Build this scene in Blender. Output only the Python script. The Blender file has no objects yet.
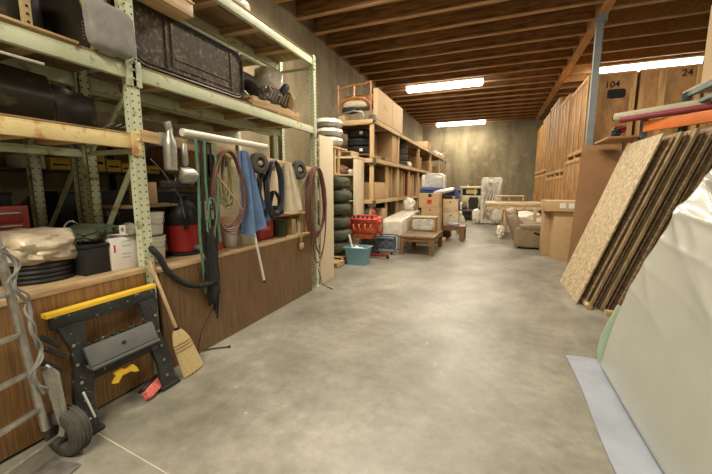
import bpy, bmesh, math, random
from mathutils import Vector, Matrix, noise
random.seed(7)
PI = math.pi
S = bpy.context.scene
COL = S.collection
# ---------------------------------------------------------------- camera, world, lights, exposure
cam_d = bpy.data.cameras.new('camera'); cam = bpy.data.objects.new('camera', cam_d); COL.objects.link(cam)
cam.location = (0, 0, 1.5)
cam.rotation_euler = (math.radians(90-8.1), 0, math.radians(21.7))
cam_d.sensor_width = 36; cam_d.lens = 345/712*36; cam_d.clip_start = 0.05; cam_d.clip_end = 100
S.camera = cam
S.view_settings.view_transform = 'Standard'; S.view_settings.look = 'None'
S.view_settings.gamma = 1; S.view_settings.use_curve_mapping = False
S.view_settings.exposure = 0.2
W = bpy.data.worlds.new('world'); S.world = W; W.use_nodes = True
W.node_tree.nodes['Background'].inputs[0].default_value = (1.0, 0.86, 0.66, 1)
W.node_tree.nodes['Background'].inputs[1].default_value = 0.025
def area(name, loc, sx, sy, e, col=(1.0, 0.885, 0.70), rot=(0, 0, 0)):
    d = bpy.data.lights.new(name, 'AREA'); d.shape = 'RECTANGLE'; d.size = sx; d.size_y = sy; d.energy = e; d.color = col
    o = bpy.data.objects.new(name, d); COL.objects.link(o); o.location = loc; o.rotation_euler = rot
    return o
area('ceiling_lamp_or_fill', (-1.7, 5.4, 4.88), 2.6, 0.6, 210)
area('ceiling_lamp_or_fill', (-0.6, -1.6, 4.88), 2.6, 0.9, 300)  # unseen lamp added behind the camera to light the scene from the front
area('ceiling_lamp_or_fill', (4.0, 5.4, 4.88), 2.5, 0.5, 100)
area('ceiling_lamp_or_fill', (-0.2, 9.6, 5.1), 2.6, 0.5, 120)  # fill light added over the aisle; no fixture hangs here
area('ceiling_lamp_or_fill', (-1.9, 13.25, 4.86), 2.6, 0.45, 120)
area('ceiling_lamp_or_fill', (-0.2, 17.4, 5.1), 2.6, 0.5, 150)  # second added fill farther down the aisle, without a fixture
area('ceiling_lamp_or_fill', (-2.0, 21.0, 4.86), 2.6, 0.45, 95)
area('ceiling_lamp_or_fill', (4.0, 13.55, 4.88), 2.4, 0.45, 80)

# ---------------------------------------------------------------- materials
def new_mat(name):
    m = bpy.data.materials.new(name); m.use_nodes = True
    return m, m.node_tree.nodes, m.node_tree.links, m.node_tree.nodes['Principled BSDF']
def mat(name, col, rough=0.6, metal=0.0, var=0.25, scale=6.0, stretch=(1, 1, 1), bump=0.1, coat=0.0, col2=None, detail=5, emis=0, trans=0, contrast=(0.3, 0.7), bscale=None):
    m, N, L, B = new_mat(name)
    tc = N.new('ShaderNodeTexCoord'); mp = N.new('ShaderNodeMapping'); mp.inputs['Scale'].default_value = stretch
    L.new(tc.outputs['Object'], mp.inputs[0])
    nz = N.new('ShaderNodeTexNoise'); nz.inputs['Scale'].default_value = scale; nz.inputs['Detail'].default_value = detail; nz.inputs['Roughness'].default_value = 0.6
    L.new(mp.outputs[0], nz.inputs['Vector'])
    cr = N.new('ShaderNodeValToRGB'); cr.color_ramp.elements[0].position = contrast[0]; cr.color_ramp.elements[1].position = contrast[1]
    c2 = col2 if col2 else tuple(min(1, c*(1+var)) for c in col)
    c1 = col if col2 else tuple(c*(1-var) for c in col)
    cr.color_ramp.elements[0].color = (*c1, 1); cr.color_ramp.elements[1].color = (*c2, 1)
    L.new(nz.outputs['Fac'], cr.inputs[0]); L.new(cr.outputs[0], B.inputs['Base Color'])
    B.inputs['Roughness'].default_value = rough; B.inputs['Metallic'].default_value = metal
    if coat: B.inputs['Coat Weight'].default_value = coat
    if trans: B.inputs['Transmission Weight'].default_value = trans
    if bump:
        b = N.new('ShaderNodeBump'); b.inputs['Strength'].default_value = min(1, bump*2); b.inputs['Distance'].default_value = 0.01
        if bscale:
            n2 = N.new('ShaderNodeTexNoise'); n2.inputs['Scale'].default_value = bscale; n2.inputs['Detail'].default_value = 4
            L.new(mp.outputs[0], n2.inputs['Vector']); L.new(n2.outputs['Fac'], b.inputs['Height'])
        else: L.new(nz.outputs['Fac'], b.inputs['Height'])
        L.new(b.outputs[0], B.inputs['Normal'])
    if emis:
        B.inputs['Emission Color'].default_value = (*col, 1); B.inputs['Emission Strength'].default_value = emis
    return m
def wood(name, c1, c2, axis='z', scale=3.0, rough=0.6, k=14, bump=0.06, coat=0):
    st = {'x': (1, k, k), 'y': (k, 1, k), 'z': (k, k, 1)}[axis]
    return mat(name, c1, rough, 0, scale=scale, stretch=st, bump=bump, col2=c2, coat=coat, contrast=(0.40, 0.60))
def two_layer(name, base1, base2, spot, sc1, sc2, thr=(0.55, 0.62), rough=0.6, metal=0, bump=0.1, stretch=(1, 1, 1)):
    m = mat(name, base1, rough, metal, scale=sc1, col2=base2, bump=bump, stretch=stretch)
    N, L = m.node_tree.nodes, m.node_tree.links; B = N['Principled BSDF']
    old = B.inputs['Base Color'].links[0].from_socket
    tc = [n for n in N if n.type == 'TEX_COORD'][0]
    n2 = N.new('ShaderNodeTexNoise'); n2.inputs['Scale'].default_value = sc2; n2.inputs['Detail'].default_value = 8
    L.new(tc.outputs['Object'], n2.inputs['Vector'])
    r = N.new('ShaderNodeValToRGB'); r.color_ramp.elements[0].position = thr[0]; r.color_ramp.elements[1].position = thr[1]
    L.new(n2.outputs['Fac'], r.inputs[0])
    mx = N.new('ShaderNodeMixRGB'); L.new(r.outputs[0], mx.inputs[0]); L.new(old, mx.inputs[1]); mx.inputs[2].default_value = (*spot, 1)
    L.new(mx.outputs[0], B.inputs['Base Color'])
    return m
M = {}
def floor_mat():
    m, N, L, B = new_mat('concrete_floor')
    tc = N.new('ShaderNodeTexCoord')
    def nz(s, d=6, r=0.6):
        n = N.new('ShaderNodeTexNoise'); n.inputs['Scale'].default_value = s; n.inputs['Detail'].default_value = d; n.inputs['Roughness'].default_value = r
        L.new(tc.outputs['Object'], n.inputs['Vector']); return n
    a, b, c = nz(0.9, 10, 0.66), nz(7, 10, 0.75), nz(60, 3)
    r1 = N.new('ShaderNodeValToRGB'); e = r1.color_ramp.elements
    e[0].position = 0.34; e[0].color = (0.165, 0.158, 0.125, 1); e[1].position = 0.66; e[1].color = (0.35, 0.335, 0.275, 1)
    L.new(a.outputs[0], r1.inputs[0])
    r2 = N.new('ShaderNodeValToRGB'); e = r2.color_ramp.elements
    e[0].position = 0.3; e[0].color = (0.60, 0.60, 0.60, 1); e[1].position = 0.68; e[1].color = (1.2, 1.2, 1.2, 1)
    L.new(b.outputs[0], r2.inputs[0])
    m1 = N.new('ShaderNodeMixRGB'); m1.blend_type = 'MULTIPLY'; m1.inputs[0].default_value = 0.8
    L.new(r1.outputs[0], m1.inputs[1]); L.new(r2.outputs[0], m1.inputs[2])
    # small pale specks of paint and dust
    r3 = N.new('ShaderNodeValToRGB'); r3.color_ramp.elements[0].position = 0.76; r3.color_ramp.elements[1].position = 0.79
    n3 = nz(14, 2, 0.4); L.new(n3.outputs[0], r3.inputs[0])
    m2 = N.new('ShaderNodeMixRGB'); L.new(r3.outputs[0], m2.inputs[0]); L.new(m1.outputs[0], m2.inputs[1]); m2.inputs[2].default_value = (0.45, 0.42, 0.34, 1)
    L.new(m2.outputs[0], B.inputs['Base Color'])
    mr = N.new('ShaderNodeMapRange'); mr.inputs['To Min'].default_value = 0.24; mr.inputs['To Max'].default_value = 0.55
    L.new(b.outputs[0], mr.inputs[0]); L.new(mr.outputs[0], B.inputs['Roughness'])
    bp = N.new('ShaderNodeBump'); bp.inputs['Strength'].default_value = 0.12; bp.inputs['Distance'].default_value = 0.004
    L.new(c.outputs[0], bp.inputs['Height']); L.new(bp.outputs[0], B.inputs['Normal'])
    B.inputs['Specular IOR Level'].default_value = 0.6
    return m
def osb_mat(name, c1, c2):
    m, N, L, B = new_mat(name)
    tc = N.new('ShaderNodeTexCoord'); mp = N.new('ShaderNodeMapping'); mp.inputs['Scale'].default_value = (30, 38, 30)
    L.new(tc.outputs['Object'], mp.inputs[0])
    v = N.new('ShaderNodeTexVoronoi'); v.inputs['Scale'].default_value = 1.0; L.new(mp.outputs[0], v.inputs['Vector'])
    sp = N.new('ShaderNodeSeparateColor'); L.new(v.outputs['Color'], sp.inputs[0])
    r = N.new('ShaderNodeValToRGB'); r.color_ramp.elements[0].color = (*c1, 1); r.color_ramp.elements[1].color = (*c2, 1)
    L.new(sp.outputs[0], r.inputs[0]); L.new(r.outputs[0], B.inputs['Base Color']); B.inputs['Roughness'].default_value = 0.65
    return m
def film_mat(name, col, alpha, rough=0.2):
    m, N, L, B = new_mat(name)
    tc = N.new('ShaderNodeTexCoord')
    nz = N.new('ShaderNodeTexNoise'); nz.inputs['Scale'].default_value = 3; nz.inputs['Detail'].default_value = 3; nz.inputs['Distortion'].default_value = 1.0
    L.new(tc.outputs['Object'], nz.inputs['Vector'])
    mr = N.new('ShaderNodeMapRange'); mr.inputs['From Min'].default_value = 0.35; mr.inputs['From Max'].default_value = 0.65
    mr.inputs['To Min'].default_value = alpha-0.25; mr.inputs['To Max'].default_value = min(1, alpha+0.3)
    L.new(nz.outputs[0], mr.inputs[0]); L.new(mr.outputs[0], B.inputs['Alpha'])
    B.inputs['Base Color'].default_value = (*col, 1); B.inputs['Roughness'].default_value = rough
    b = N.new('ShaderNodeBump'); b.inputs['Strength'].default_value = 0.7; b.inputs['Distance'].default_value = 0.02
    L.new(nz.outputs[0], b.inputs['Height']); L.new(b.outputs[0], B.inputs['Normal'])
    return m
def emit_mat(name, col, s):
    m, N, L, B = new_mat(name)
    B.inputs['Base Color'].default_value = (*col, 1); B.inputs['Emission Color'].default_value = (*col, 1); B.inputs['Emission Strength'].default_value = s
    return m
M['floor'] = floor_mat()
M['wall'] = two_layer('concrete_wall', (0.17, 0.135, 0.075), (0.34, 0.285, 0.175), (0.40, 0.35, 0.24), 1.1, 2.6, (0.55, 0.85), 0.85, stretch=(1.6, 1.6, .45))
M['joist'] = wood('joist_wood', (0.15, 0.07, 0.022), (0.36, 0.18, 0.062), 'x', 1.6, 0.7, 10)
M['joist_osb'] = mat('joist_web_board', (0.26, 0.125, 0.038), 0.75, 0, scale=22, col2=(0.50, 0.27, 0.09))
M['joist_edge'] = wood('joist_edge', (0.38, 0.21, 0.09), (0.52, 0.31, 0.14), 'x', 1.6, 0.7, 10)
M['deck_wood'] = wood('roof_deck', (0.10, 0.05, 0.02), (0.20, 0.10, 0.04), 'y', 1.2, 0.8, 6)
M['glulam'] = wood('glulam', (0.42, 0.22, 0.08), (0.58, 0.33, 0.14), 'y', 1.2, 0.6, 12)
M['green'] = two_layer('green_paint', (0.50, 0.55, 0.36), (0.60, 0.64, 0.45), (0.30, 0.24, 0.12), 6, 13, (0.60, 0.70), 0.5)
M['rust_beam'] = two_layer('ochre_paint', (0.62, 0.48, 0.20), (0.72, 0.60, 0.30), (0.45, 0.22, 0.09), 6, 9, (0.52, 0.62), 0.6)
M['teal'] = mat('teal_paint', (0.12, 0.17, 0.16), 0.5, 0.2)
M['orange'] = mat('orange_paint', (0.80, 0.22, 0.05), 0.5, 0, 0.12)
M['hole'] = mat('hole_dark', (0.01, 0.01, 0.01), 0.9, bump=0)
M['steel_col'] = mat('grey_column_paint', (0.22, 0.24, 0.24), 0.5, 0.3, 0.12)
M['panel'] = wood('wood_grain_panelling', (0.105, 0.058, 0.022), (0.19, 0.108, 0.044), 'z', 3.0, 0.42, 26, 0.03)
M['panel_light'] = wood('honey_panelling', (0.165, 0.085, 0.028), (0.28, 0.15, 0.052), 'z', 3.0, 0.42, 26, 0.03)
M['pine'] = wood('pine', (0.44, 0.29, 0.14), (0.64, 0.46, 0.25), 'z', 2, 0.6, 14)
M['pine_y'] = wood('pine_y', (0.44, 0.29, 0.14), (0.64, 0.46, 0.25), 'y', 2, 0.6, 14)
M['pine_x'] = wood('pine_x', (0.44, 0.29, 0.14), (0.62, 0.44, 0.24), 'x', 2, 0.6, 14)
M['pale_top'] = wood('pale_worn_wood', (0.50, 0.37, 0.21), (0.68, 0.54, 0.34), 'x', 2, 0.6, 10)
M['pallet'] = wood('pallet_wood', (0.36, 0.23, 0.11), (0.55, 0.38, 0.19), 'y', 2, 0.75, 14)
M['crate'] = wood('crate_ply', (0.25, 0.12, 0.034), (0.42, 0.215, 0.065), 'z', 2.5, 0.6, 2)
M['crate_batten'] = wood('crate_batten', (0.38, 0.20, 0.065), (0.60, 0.36, 0.13), 'z', 1.6, 0.6, 8)
M['shelf_ply'] = wood('shelf_ply', (0.20, 0.135, 0.065), (0.36, 0.25, 0.13), 'y', 2.5, 0.8, 5)
M['bench_top'] = wood('bench_top', (0.33, 0.22, 0.11), (0.50, 0.36, 0.2), 'y', 2.5, 0.7, 8)
M['ply_red'] = two_layer('reddish_plywood', (0.34, 0.18, 0.085), (0.46, 0.26, 0.13), (0.24, 0.12, 0.06), 2, 9, (0.66, 0.7), 0.65)
M['osb'] = osb_mat('osb', (0.34, 0.25, 0.135), (0.68, 0.55, 0.36))
M['osb_edge'] = wood('osb_edge_dark', (0.17, 0.11, 0.055), (0.36, 0.25, 0.14), 'y', 8, 0.8, 4)
M['board_edge'] = wood('board_face_weathered', (0.24, 0.165, 0.085), (0.44, 0.32, 0.18), 'z', 3, 0.8, 8)
M['card'] = mat('cardboard', (0.50, 0.335, 0.175), 0.8, 0, 0.07, 2, bump=0.02)
M['card_light'] = mat('cardboard_light', (0.60, 0.44, 0.26), 0.8, 0, 0.06, 2, bump=0.02)
M['card_dark'] = mat('cardboard_dark', (0.36, 0.23, 0.11), 0.85, 0, 0.1, 2, bump=0.02)
M['tape'] = mat('packing_tape', (0.50, 0.36, 0.20), 0.25, 0, 0.05, bump=0)
M['cream'] = mat('cream_laminate', (0.66, 0.56, 0.40), 0.55, 0, 0.05, 2, bump=0.01)
M['rubber'] = mat('black_rubber', (0.022, 0.021, 0.019), 0.7, 0, 0.3, 20, bump=0.1)
M['rubber_grey'] = mat('dusty_rubber', (0.075, 0.07, 0.058), 0.75, 0, 0.3, 14, bump=0.1)
M['black'] = mat('black_plastic', (0.022, 0.022, 0.022), 0.45, 0, 0.3, 8, bump=0.03)
M['darkgrey'] = two_layer('scuffed_charcoal_plastic', (0.02, 0.021, 0.02), (0.042, 0.044, 0.040), (0.26, 0.26, 0.22), 7, 26, (0.63, 0.70), 0.5)
M['grey'] = mat('grey_plastic', (0.10, 0.104, 0.10), 0.5, 0, 0.15, 10)
M['black_metal'] = two_layer('black_sheet_metal', (0.012, 0.011, 0.008), (0.032, 0.027, 0.018), (0.11, 0.085, 0.05), 3, 7, (0.60, 0.75), 0.4, 0.0)
M['rust_metal'] = two_layer('rusty_dark_panel', (0.022, 0.016, 0.010), (0.085, 0.055, 0.03), (0.22, 0.185, 0.125), 9, 32, (0.52, 0.72), 0.5, 0.0, 0.15)
M['alu'] = mat('worn_aluminium', (0.40, 0.39, 0.35), 0.42, 0.75, 0.3, 16, bump=0.08)
M['chrome'] = mat('dull_chrome', (0.34, 0.33, 0.29), 0.4, 0.7, 0.25, 20, bump=0.05)
M['white'] = mat('white_plastic', (0.72, 0.69, 0.60), 0.45, 0, 0.06, 4, bump=0.02)
M['white_box'] = mat('white_carton', (0.74, 0.70, 0.66), 0.7, 0, 0.04, 3, bump=0.01)
M['yellow'] = mat('yellow_plastic', (0.85, 0.55, 0.04), 0.4, 0, 0.1, 12, bump=0.03)
M['yellow_box'] = mat('yellow_carton', (0.60, 0.46, 0.06), 0.6, 0, 0.12, 6, bump=0)
M['red'] = mat('red_plastic', (0.30, 0.018, 0.018), 0.4, 0, 0.15, 6, bump=0.02)
M['red_dark'] = mat('dark_red_paint', (0.22, 0.018, 0.014), 0.4, 0.2, 0.2, 8)
M['rust_red'] = mat('rusty_red_tin', (0.36, 0.075, 0.035), 0.55, 0.2, 0.35, 12)
M['pink'] = mat('red_bristle', (0.62, 0.14, 0.12), 0.9, 0, 0.3, 60, bump=0.4)
M['magenta'] = mat('maroon_wrap', (0.24, 0.035, 0.05), 0.6, 0, 0.2, 6)
M['straw'] = mat('broom_straw', (0.55, 0.42, 0.20), 0.85, 0, 0.3, 40, (8, 8, 0.7), 0.3)
M['denim'] = mat('blue_cloth', (0.13, 0.22, 0.40), 0.95, 0, 0.25, 10, bump=0.15)
M['navy'] = mat('navy_moving_blanket', (0.05, 0.08, 0.22), 0.95, 0, 0.3, 10, bump=0.15)
M['hose_brown'] = mat('oxblood_hose', (0.14, 0.06, 0.045), 0.45, 0, 0.3, 10, bump=0.02)
M['hose_navy'] = mat('navy_cable', (0.03, 0.035, 0.055), 0.4, 0, 0.2, 10, bump=0)
M['strap_green'] = mat('green_strap', (0.09, 0.21, 0.13), 0.8, 0, 0.25, 20)
M['olive'] = mat('olive_rope', (0.30, 0.30, 0.13), 0.85, 0, 0.3, 30)
M['tan_rope'] = mat('tan_rope', (0.40, 0.30, 0.15), 0.85, 0, 0.3, 30)
M['canvas'] = mat('cream_canvas', (0.52, 0.46, 0.33), 0.9, 0, 0.15, 9, bump=0.15)
M['green_couch'] = mat('dark_olive_upholstery', (0.075, 0.08, 0.055), 0.9, 0, 0.2, 18, bump=0.15)
M['leather'] = mat('taupe_leather', (0.27, 0.205, 0.125), 0.5, 0, 0.15, 8, bump=0.12, bscale=30)
M['table_wood'] = wood('table_wood', (0.12, 0.06, 0.025), (0.24, 0.13, 0.06), 'y', 2.5, 0.4, 12, 0.03)
M['table_top'] = wood('table_inset', (0.15, 0.10, 0.05), (0.26, 0.18, 0.10), 'x', 2.5, 0.3, 12, 0.03)
M['antique'] = wood('antique_wood', (0.30, 0.12, 0.045), (0.48, 0.22, 0.09), 'z', 3, 0.35, 8, 0.03)
M['tub_blue'] = mat('blue_tub', (0.16, 0.32, 0.40), 0.5, 0, 0.08, 5, bump=0.02)
M['steel_blue'] = mat('slate_blue_paint', (0.10, 0.13, 0.17), 0.5, 0.2, 0.2, 12)
M['engine'] = mat('engine_orange', (0.46, 0.09, 0.03), 0.4, 0.1, 0.3, 14, bump=0.1)
M['engine_red'] = mat('engine_red', (0.50, 0.08, 0.05), 0.4, 0.1, 0.3, 14, bump=0.1)
M['greasy'] = mat('greasy_metal', (0.12, 0.11, 0.09), 0.5, 0.5, 0.5, 14, bump=0.2)
M['truck_green'] = mat('pale_sage_paint', (0.50, 0.50, 0.36), 0.35, 0, 0.1, 4, bump=0)
M['truck_cream'] = mat('cream_paint', (0.62, 0.57, 0.42), 0.4, 0, 0.08, 4, bump=0)
M['glass'] = mat('dark_window_glass', (0.03, 0.03, 0.025), 0.08, 0, 0.1, bump=0)
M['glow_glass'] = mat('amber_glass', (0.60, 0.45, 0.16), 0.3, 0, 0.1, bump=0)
M['mattress_wrap'] = mat('milky_plastic_wrap', (0.50, 0.515, 0.46), 0.26, 0, 0.05, 1.5, bump=0.12, bscale=3.0, coat=0.25)
M['mint'] = mat('mint_fabric_edge', (0.46, 0.60, 0.44), 0.7, 0, 0.06, 4)
M['mat_blue'] = mat('blue_grey_plastic_sheet', (0.36, 0.40, 0.47), 0.4, 0, 0.16, 3, bump=0.2, bscale=9)
M['wrap'] = mat('bright_plastic_wrap', (0.70, 0.66, 0.56), 0.28, 0, 0.15, 7, bump=0.35, coat=0.3)
M['wrap_dark'] = mat('silver_plastic_wrap', (0.48, 0.47, 0.41), 0.25, 0, 0.3, 9, bump=0.4, coat=0.4)
M['film'] = film_mat('clear_plastic_film', (0.80, 0.77, 0.70), 0.34)
M['film_bag'] = film_mat('beige_plastic_bag', (0.70, 0.60, 0.44), 0.80, 0.3)
M['brown_wood'] = mat('wrapped_brown_wood', (0.22, 0.12, 0.07), 0.6, 0, 0.2, 4)
M['carpet'] = mat('carpet_backing', (0.50, 0.44, 0.33), 0.9, 0, 0.1, 20)
M['grey_fabric'] = mat('grey_fabric', (0.23, 0.225, 0.205), 0.95, 0, 0.2, 12, bump=0.2)
M['camo'] = mat('olive_jacket', (0.05, 0.06, 0.035), 0.9, 0, 0.3, 8, bump=0.2)
M['ink'] = mat('black_ink', (0.012, 0.01, 0.01), 0.9, bump=0)
M['red_ink'] = mat('red_ink', (0.5, 0.03, 0.02), 0.8, bump=0)
M['label_white'] = mat('paper_label', (0.72, 0.70, 0.64), 0.7, 0, 0.03, bump=0)
M['fender_green'] = mat('yellow_green_fender', (0.34, 0.36, 0.12), 0.3, 0.1, 0.15, 5, bump=0)
for k_ in ('black', 'black_metal', 'rust_metal', 'darkgrey', 'rubber', 'camo', 'rubber_grey', 'card_dark', 'shelf_ply'): M[k_].node_tree.nodes['Principled BSDF'].inputs['Specular IOR Level'].default_value = .22
M['lamp'] = emit_mat('lit_diffuser', (1.0, 0.94, 0.84), 14)

# ---------------------------------------------------------------- mesh helpers
def wloc(o):
    v = Vector((0, 0, 0))
    while o is not None: v += o.location; o = o.parent
    return v
def tag(o, label=None, cat=None, group=None, kind=None):
    if label: o['label'] = label
    if cat: o['category'] = cat
    if group: o['group'] = group
    if kind: o['kind'] = kind
    return o
def thing(name, label, cat, loc=(0, 0, 0), rz=0, group=None):
    o = bpy.data.objects.new(name, None); COL.objects.link(o); o.empty_display_size = 0.1
    o.location = loc; o.rotation_euler = (0, 0, rz)
    return tag(o, label, cat, group)
def dup(root, loc=None, rz=None, label=None, group=None, parent=None):
    r = root.copy(); COL.objects.link(r)
    if parent is not None: r.parent = parent
    if loc is not None: r.location = loc
    if rz is not None: r.rotation_euler = (0, 0, rz)
    if label: r['label'] = label
    if group: r['group'] = group
    for ch in root.children:
        dup(ch, parent=r)
    return r
def E3(rx, ry, rz):
    from mathutils import Euler
    return Euler((rx, ry, rz)).to_matrix()
class MB:
    def __init__(s): s.bm = bmesh.new(); s.mi = 0
    def _take(s, verts, faces):
        vs = [s.bm.verts.new(v) for v in verts]; fs = []
        for f in faces:
            try: q = s.bm.faces.new([vs[i] for i in f]); q.material_index = s.mi; fs.append(q)
            except ValueError: pass
        return vs, fs
    def box(s, c, sz, rot=(0, 0, 0), bev=0, seg=2):
        R = rot if isinstance(rot, Matrix) else E3(*rot)
        c = Vector(c); h = Vector(sz)/2
        v = [c + R @ Vector((x*h.x, y*h.y, z*h.z)) for x in (-1, 1) for y in (-1, 1) for z in (-1, 1)]
        vs, fs = s._take(v, [(0, 1, 3, 2), (4, 6, 7, 5), (0, 4, 5, 1), (2, 3, 7, 6), (0, 2, 6, 4), (1, 5, 7, 3)])
        if bev:
            es = list({e for f in fs for e in f.edges})
            r = bmesh.ops.bevel(s.bm, geom=es, offset=min(bev, min(sz)*0.45), segments=seg, affect='EDGES', profile=0.6)
            for f in r['faces']: f.material_index = s.mi
        return s
    def mm(s, a, b, bev=0, seg=2):
        return s.box([(a[i]+b[i])/2 for i in range(3)], [abs(b[i]-a[i]) for i in range(3)], bev=bev, seg=seg)
    def bar(s, p0, p1, w, h, bev=0, up=(0, 0, 1)):
        p0 = Vector(p0); p1 = Vector(p1); d = p1-p0; L = d.length; d.normalize(); up = Vector(up)
        x = d.cross(up)
        if x.length < 1e-4: x = d.cross(Vector((1, 0, 0)))
        x.normalize(); z = x.cross(d)
        return s.box((p0+p1)/2, (w, L, h), Matrix((x, d, z)).transposed(), bev)
    def tube(s, pts, r, seg=8, closed=False, rr=None):
        pts = [Vector(p) for p in pts]; n = len(pts); rings = []
        prev = None
        for i, p in enumerate(pts):
            a = pts[(i-1) % n] if (closed or i > 0) else p; b = pts[(i+1) % n] if (closed or i < n-1) else p
            t = (b-a).normalized()
            if prev is None:
                u = t.cross(Vector((0, 0, 1)));
                if u.length < 1e-3: u = t.cross(Vector((1, 0, 0)))
            else: u = prev - t*prev.dot(t)
            if u.length < 1e-6: u = t.orthogonal()
            u.normalize(); prev = u; w = t.cross(u)
            q = rr[i] if rr else r
            rings.append([s.bm.verts.new(p + (u*math.cos(k*2*PI/seg) + w*math.sin(k*2*PI/seg))*q) for k in range(seg)])
        m = n if closed else n-1
        for i in range(m):
            A, B = rings[i], rings[(i+1) % n]
            for k in range(seg):
                try: f = s.bm.faces.new((A[k], A[(k+1) % seg], B[(k+1) % seg], B[k])); f.material_index = s.mi
                except ValueError: pass
        if not closed:
            for q in (rings[0], rings[-1]):
                try: f = s.bm.faces.new(q); f.material_index = s.mi
                except ValueError: pass
        return s
    def lathe(s, prof, c=(0, 0, 0), axis=(0, 0, 1), seg=20, closed=False):
        ax = Vector(axis).normalized(); u = ax.orthogonal().normalized(); w = ax.cross(u); c = Vector(c); rings = []
        for r, z in prof:
            rings.append([s.bm.verts.new(c + ax*z + (u*math.cos(k*2*PI/seg)+w*math.sin(k*2*PI/seg))*max(r, 1e-4)) for k in range(seg)])
        n = len(rings)
        for i in range(n if closed else n-1):
            A, B = rings[i], rings[(i+1) % n]
            for k in range(seg):
                try: f = s.bm.faces.new((A[k], A[(k+1) % seg], B[(k+1) % seg], B[k])); f.material_index = s.mi
                except ValueError: pass
        if not closed:
            for q in (rings[0], rings[-1]):
                try: f = s.bm.faces.new(q); f.material_index = s.mi
                except ValueError: pass
        return s
    def torus(s, c, R, r, axis=(0, 0, 1), seg=24, ms=10, sq=1.0):
        prof = [(R + r*math.cos(a*2*PI/ms), r*sq*math.sin(a*2*PI/ms)) for a in range(ms)]
        return s.lathe(prof, c, axis, seg, True)
    def tyre(s, c, R, w, axis=(0, 0, 1), seg=28, Ri=None):
        Ri = Ri or R*0.58
        prof = [(Ri, -w*.38), (Ri*1.08, -w*.48), (R*.86, -w*.5), (R*.96, -w*.42), (R, -w*.30), (R, -w*.06), (R*.975, -w*.04), (R*.975, w*.04), (R, w*.06),
                (R, w*.30), (R*.96, w*.42), (R*.86, w*.5), (Ri*1.08, w*.48), (Ri, w*.38), (Ri*.98, 0)]
        return s.lathe(prof, c, axis, seg, True)
    def prism(s, pts, d):
        pts = [Vector(p) for p in pts]; d = Vector(d); n = len(pts)
        v = pts + [p+d for p in pts]
        s._take(v, [tuple(range(n)), tuple(range(2*n-1, n-1, -1))] + [(i, (i+1) % n, n+(i+1) % n, n+i) for i in range(n)])
        return s
    def pillow(s, c, sz, rot=(0, 0, 0), p=4.0, n=10, rough=0.0, seed=0):
        R = rot if isinstance(rot, Matrix) else E3(*rot)
        c = Vector(c); t = bmesh.new(); bmesh.ops.create_cube(t, size=2)
        bmesh.ops.subdivide_edges(t, edges=t.edges[:], cuts=n, use_grid_fill=True)
        t.verts.ensure_lookup_table(); idx = {v: i for i, v in enumerate(t.verts)}; out = []
        for v in t.verts:
            d = v.co; k = (abs(d.x)**p+abs(d.y)**p+abs(d.z)**p)**(-1/p); q = d*k
            if rough: q = q*(1+rough*(noise.noise(q*2.2+Vector((seed*3.1, seed, 0)))+0.5*noise.noise(q*5+Vector((seed, 7, 0)))))
            out.append(c + R @ Vector((q.x*sz[0]/2, q.y*sz[1]/2, q.z*sz[2]/2)))
        s._take(out, [tuple(idx[v] for v in f.verts) for f in t.faces]); t.free()
        return s
    def grid(s, fn, nu, nv, th=0.0):
        P = [[Vector(fn(i/nu, j/nv)) for j in range(nv+1)] for i in range(nu+1)]
        def idx(i, j): return i*(nv+1)+j
        v = [P[i][j] for i in range(nu+1) for j in range(nv+1)]
        fs = [(idx(i, j), idx(i+1, j), idx(i+1, j+1), idx(i, j+1)) for i in range(nu) for j in range(nv)]
        if th:
            K = len(v); nrm = []
            for i in range(nu+1):
                for j in range(nv+1):
                    a = P[min(i+1, nu)][j]-P[max(i-1, 0)][j]; b = P[i][min(j+1, nv)]-P[i][max(j-1, 0)]
                    q = a.cross(b); q = q.normalized() if q.length > 1e-9 else Vector((0, 0, 1)); nrm.append(q)
            v = v + [v[k]-nrm[k]*th for k in range(K)]
            fs += [tuple(K+q for q in reversed(f)) for f in fs[:]]
            for i in range(nu):
                fs.append((idx(i+1, 0), idx(i, 0), K+idx(i, 0), K+idx(i+1, 0))); fs.append((idx(i, nv), idx(i+1, nv), K+idx(i+1, nv), K+idx(i, nv)))
            for j in range(nv):
                fs.append((idx(0, j), idx(0, j+1), K+idx(0, j+1), K+idx(0, j))); fs.append((idx(nu, j+1), idx(nu, j), K+idx(nu, j), K+idx(nu, j+1)))
        s._take(v, fs); return s
    def build(s, name, m, parent=None, smooth=True, ang=35):
        me = bpy.data.meshes.new(name); bmesh.ops.recalc_face_normals(s.bm, faces=s.bm.faces[:])
        o = bpy.data.objects.new(name, me); COL.objects.link(o)
        if parent is not None: o.parent = parent; off = wloc(parent)
        else:
            xs = [v.co for v in s.bm.verts]; mn = [min(v[i] for v in xs) for i in range(3)]; mx = [max(v[i] for v in xs) for i in range(3)]
            off = Vector(((mn[0]+mx[0])/2, (mn[1]+mx[1])/2, mn[2])); o.location = off
        bmesh.ops.translate(s.bm, verts=s.bm.verts[:], vec=-off)
        s.bm.to_mesh(me); s.bm.free()
        for k in (m if isinstance(m, (list, tuple)) else [m]): me.materials.append(M[k] if isinstance(k, str) else k)
        if smooth: me.shade_smooth(); me.set_sharp_from_angle(angle=math.radians(ang))
        return o
def one(name, mb, m, label, cat, group=None, **k):
    return tag(mb.build(name, m, None, **k), label, cat, group)
def struct(name, mb, m, **k):
    return tag(mb.build(name, m, None, smooth=False, **k), kind='structure')
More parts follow.
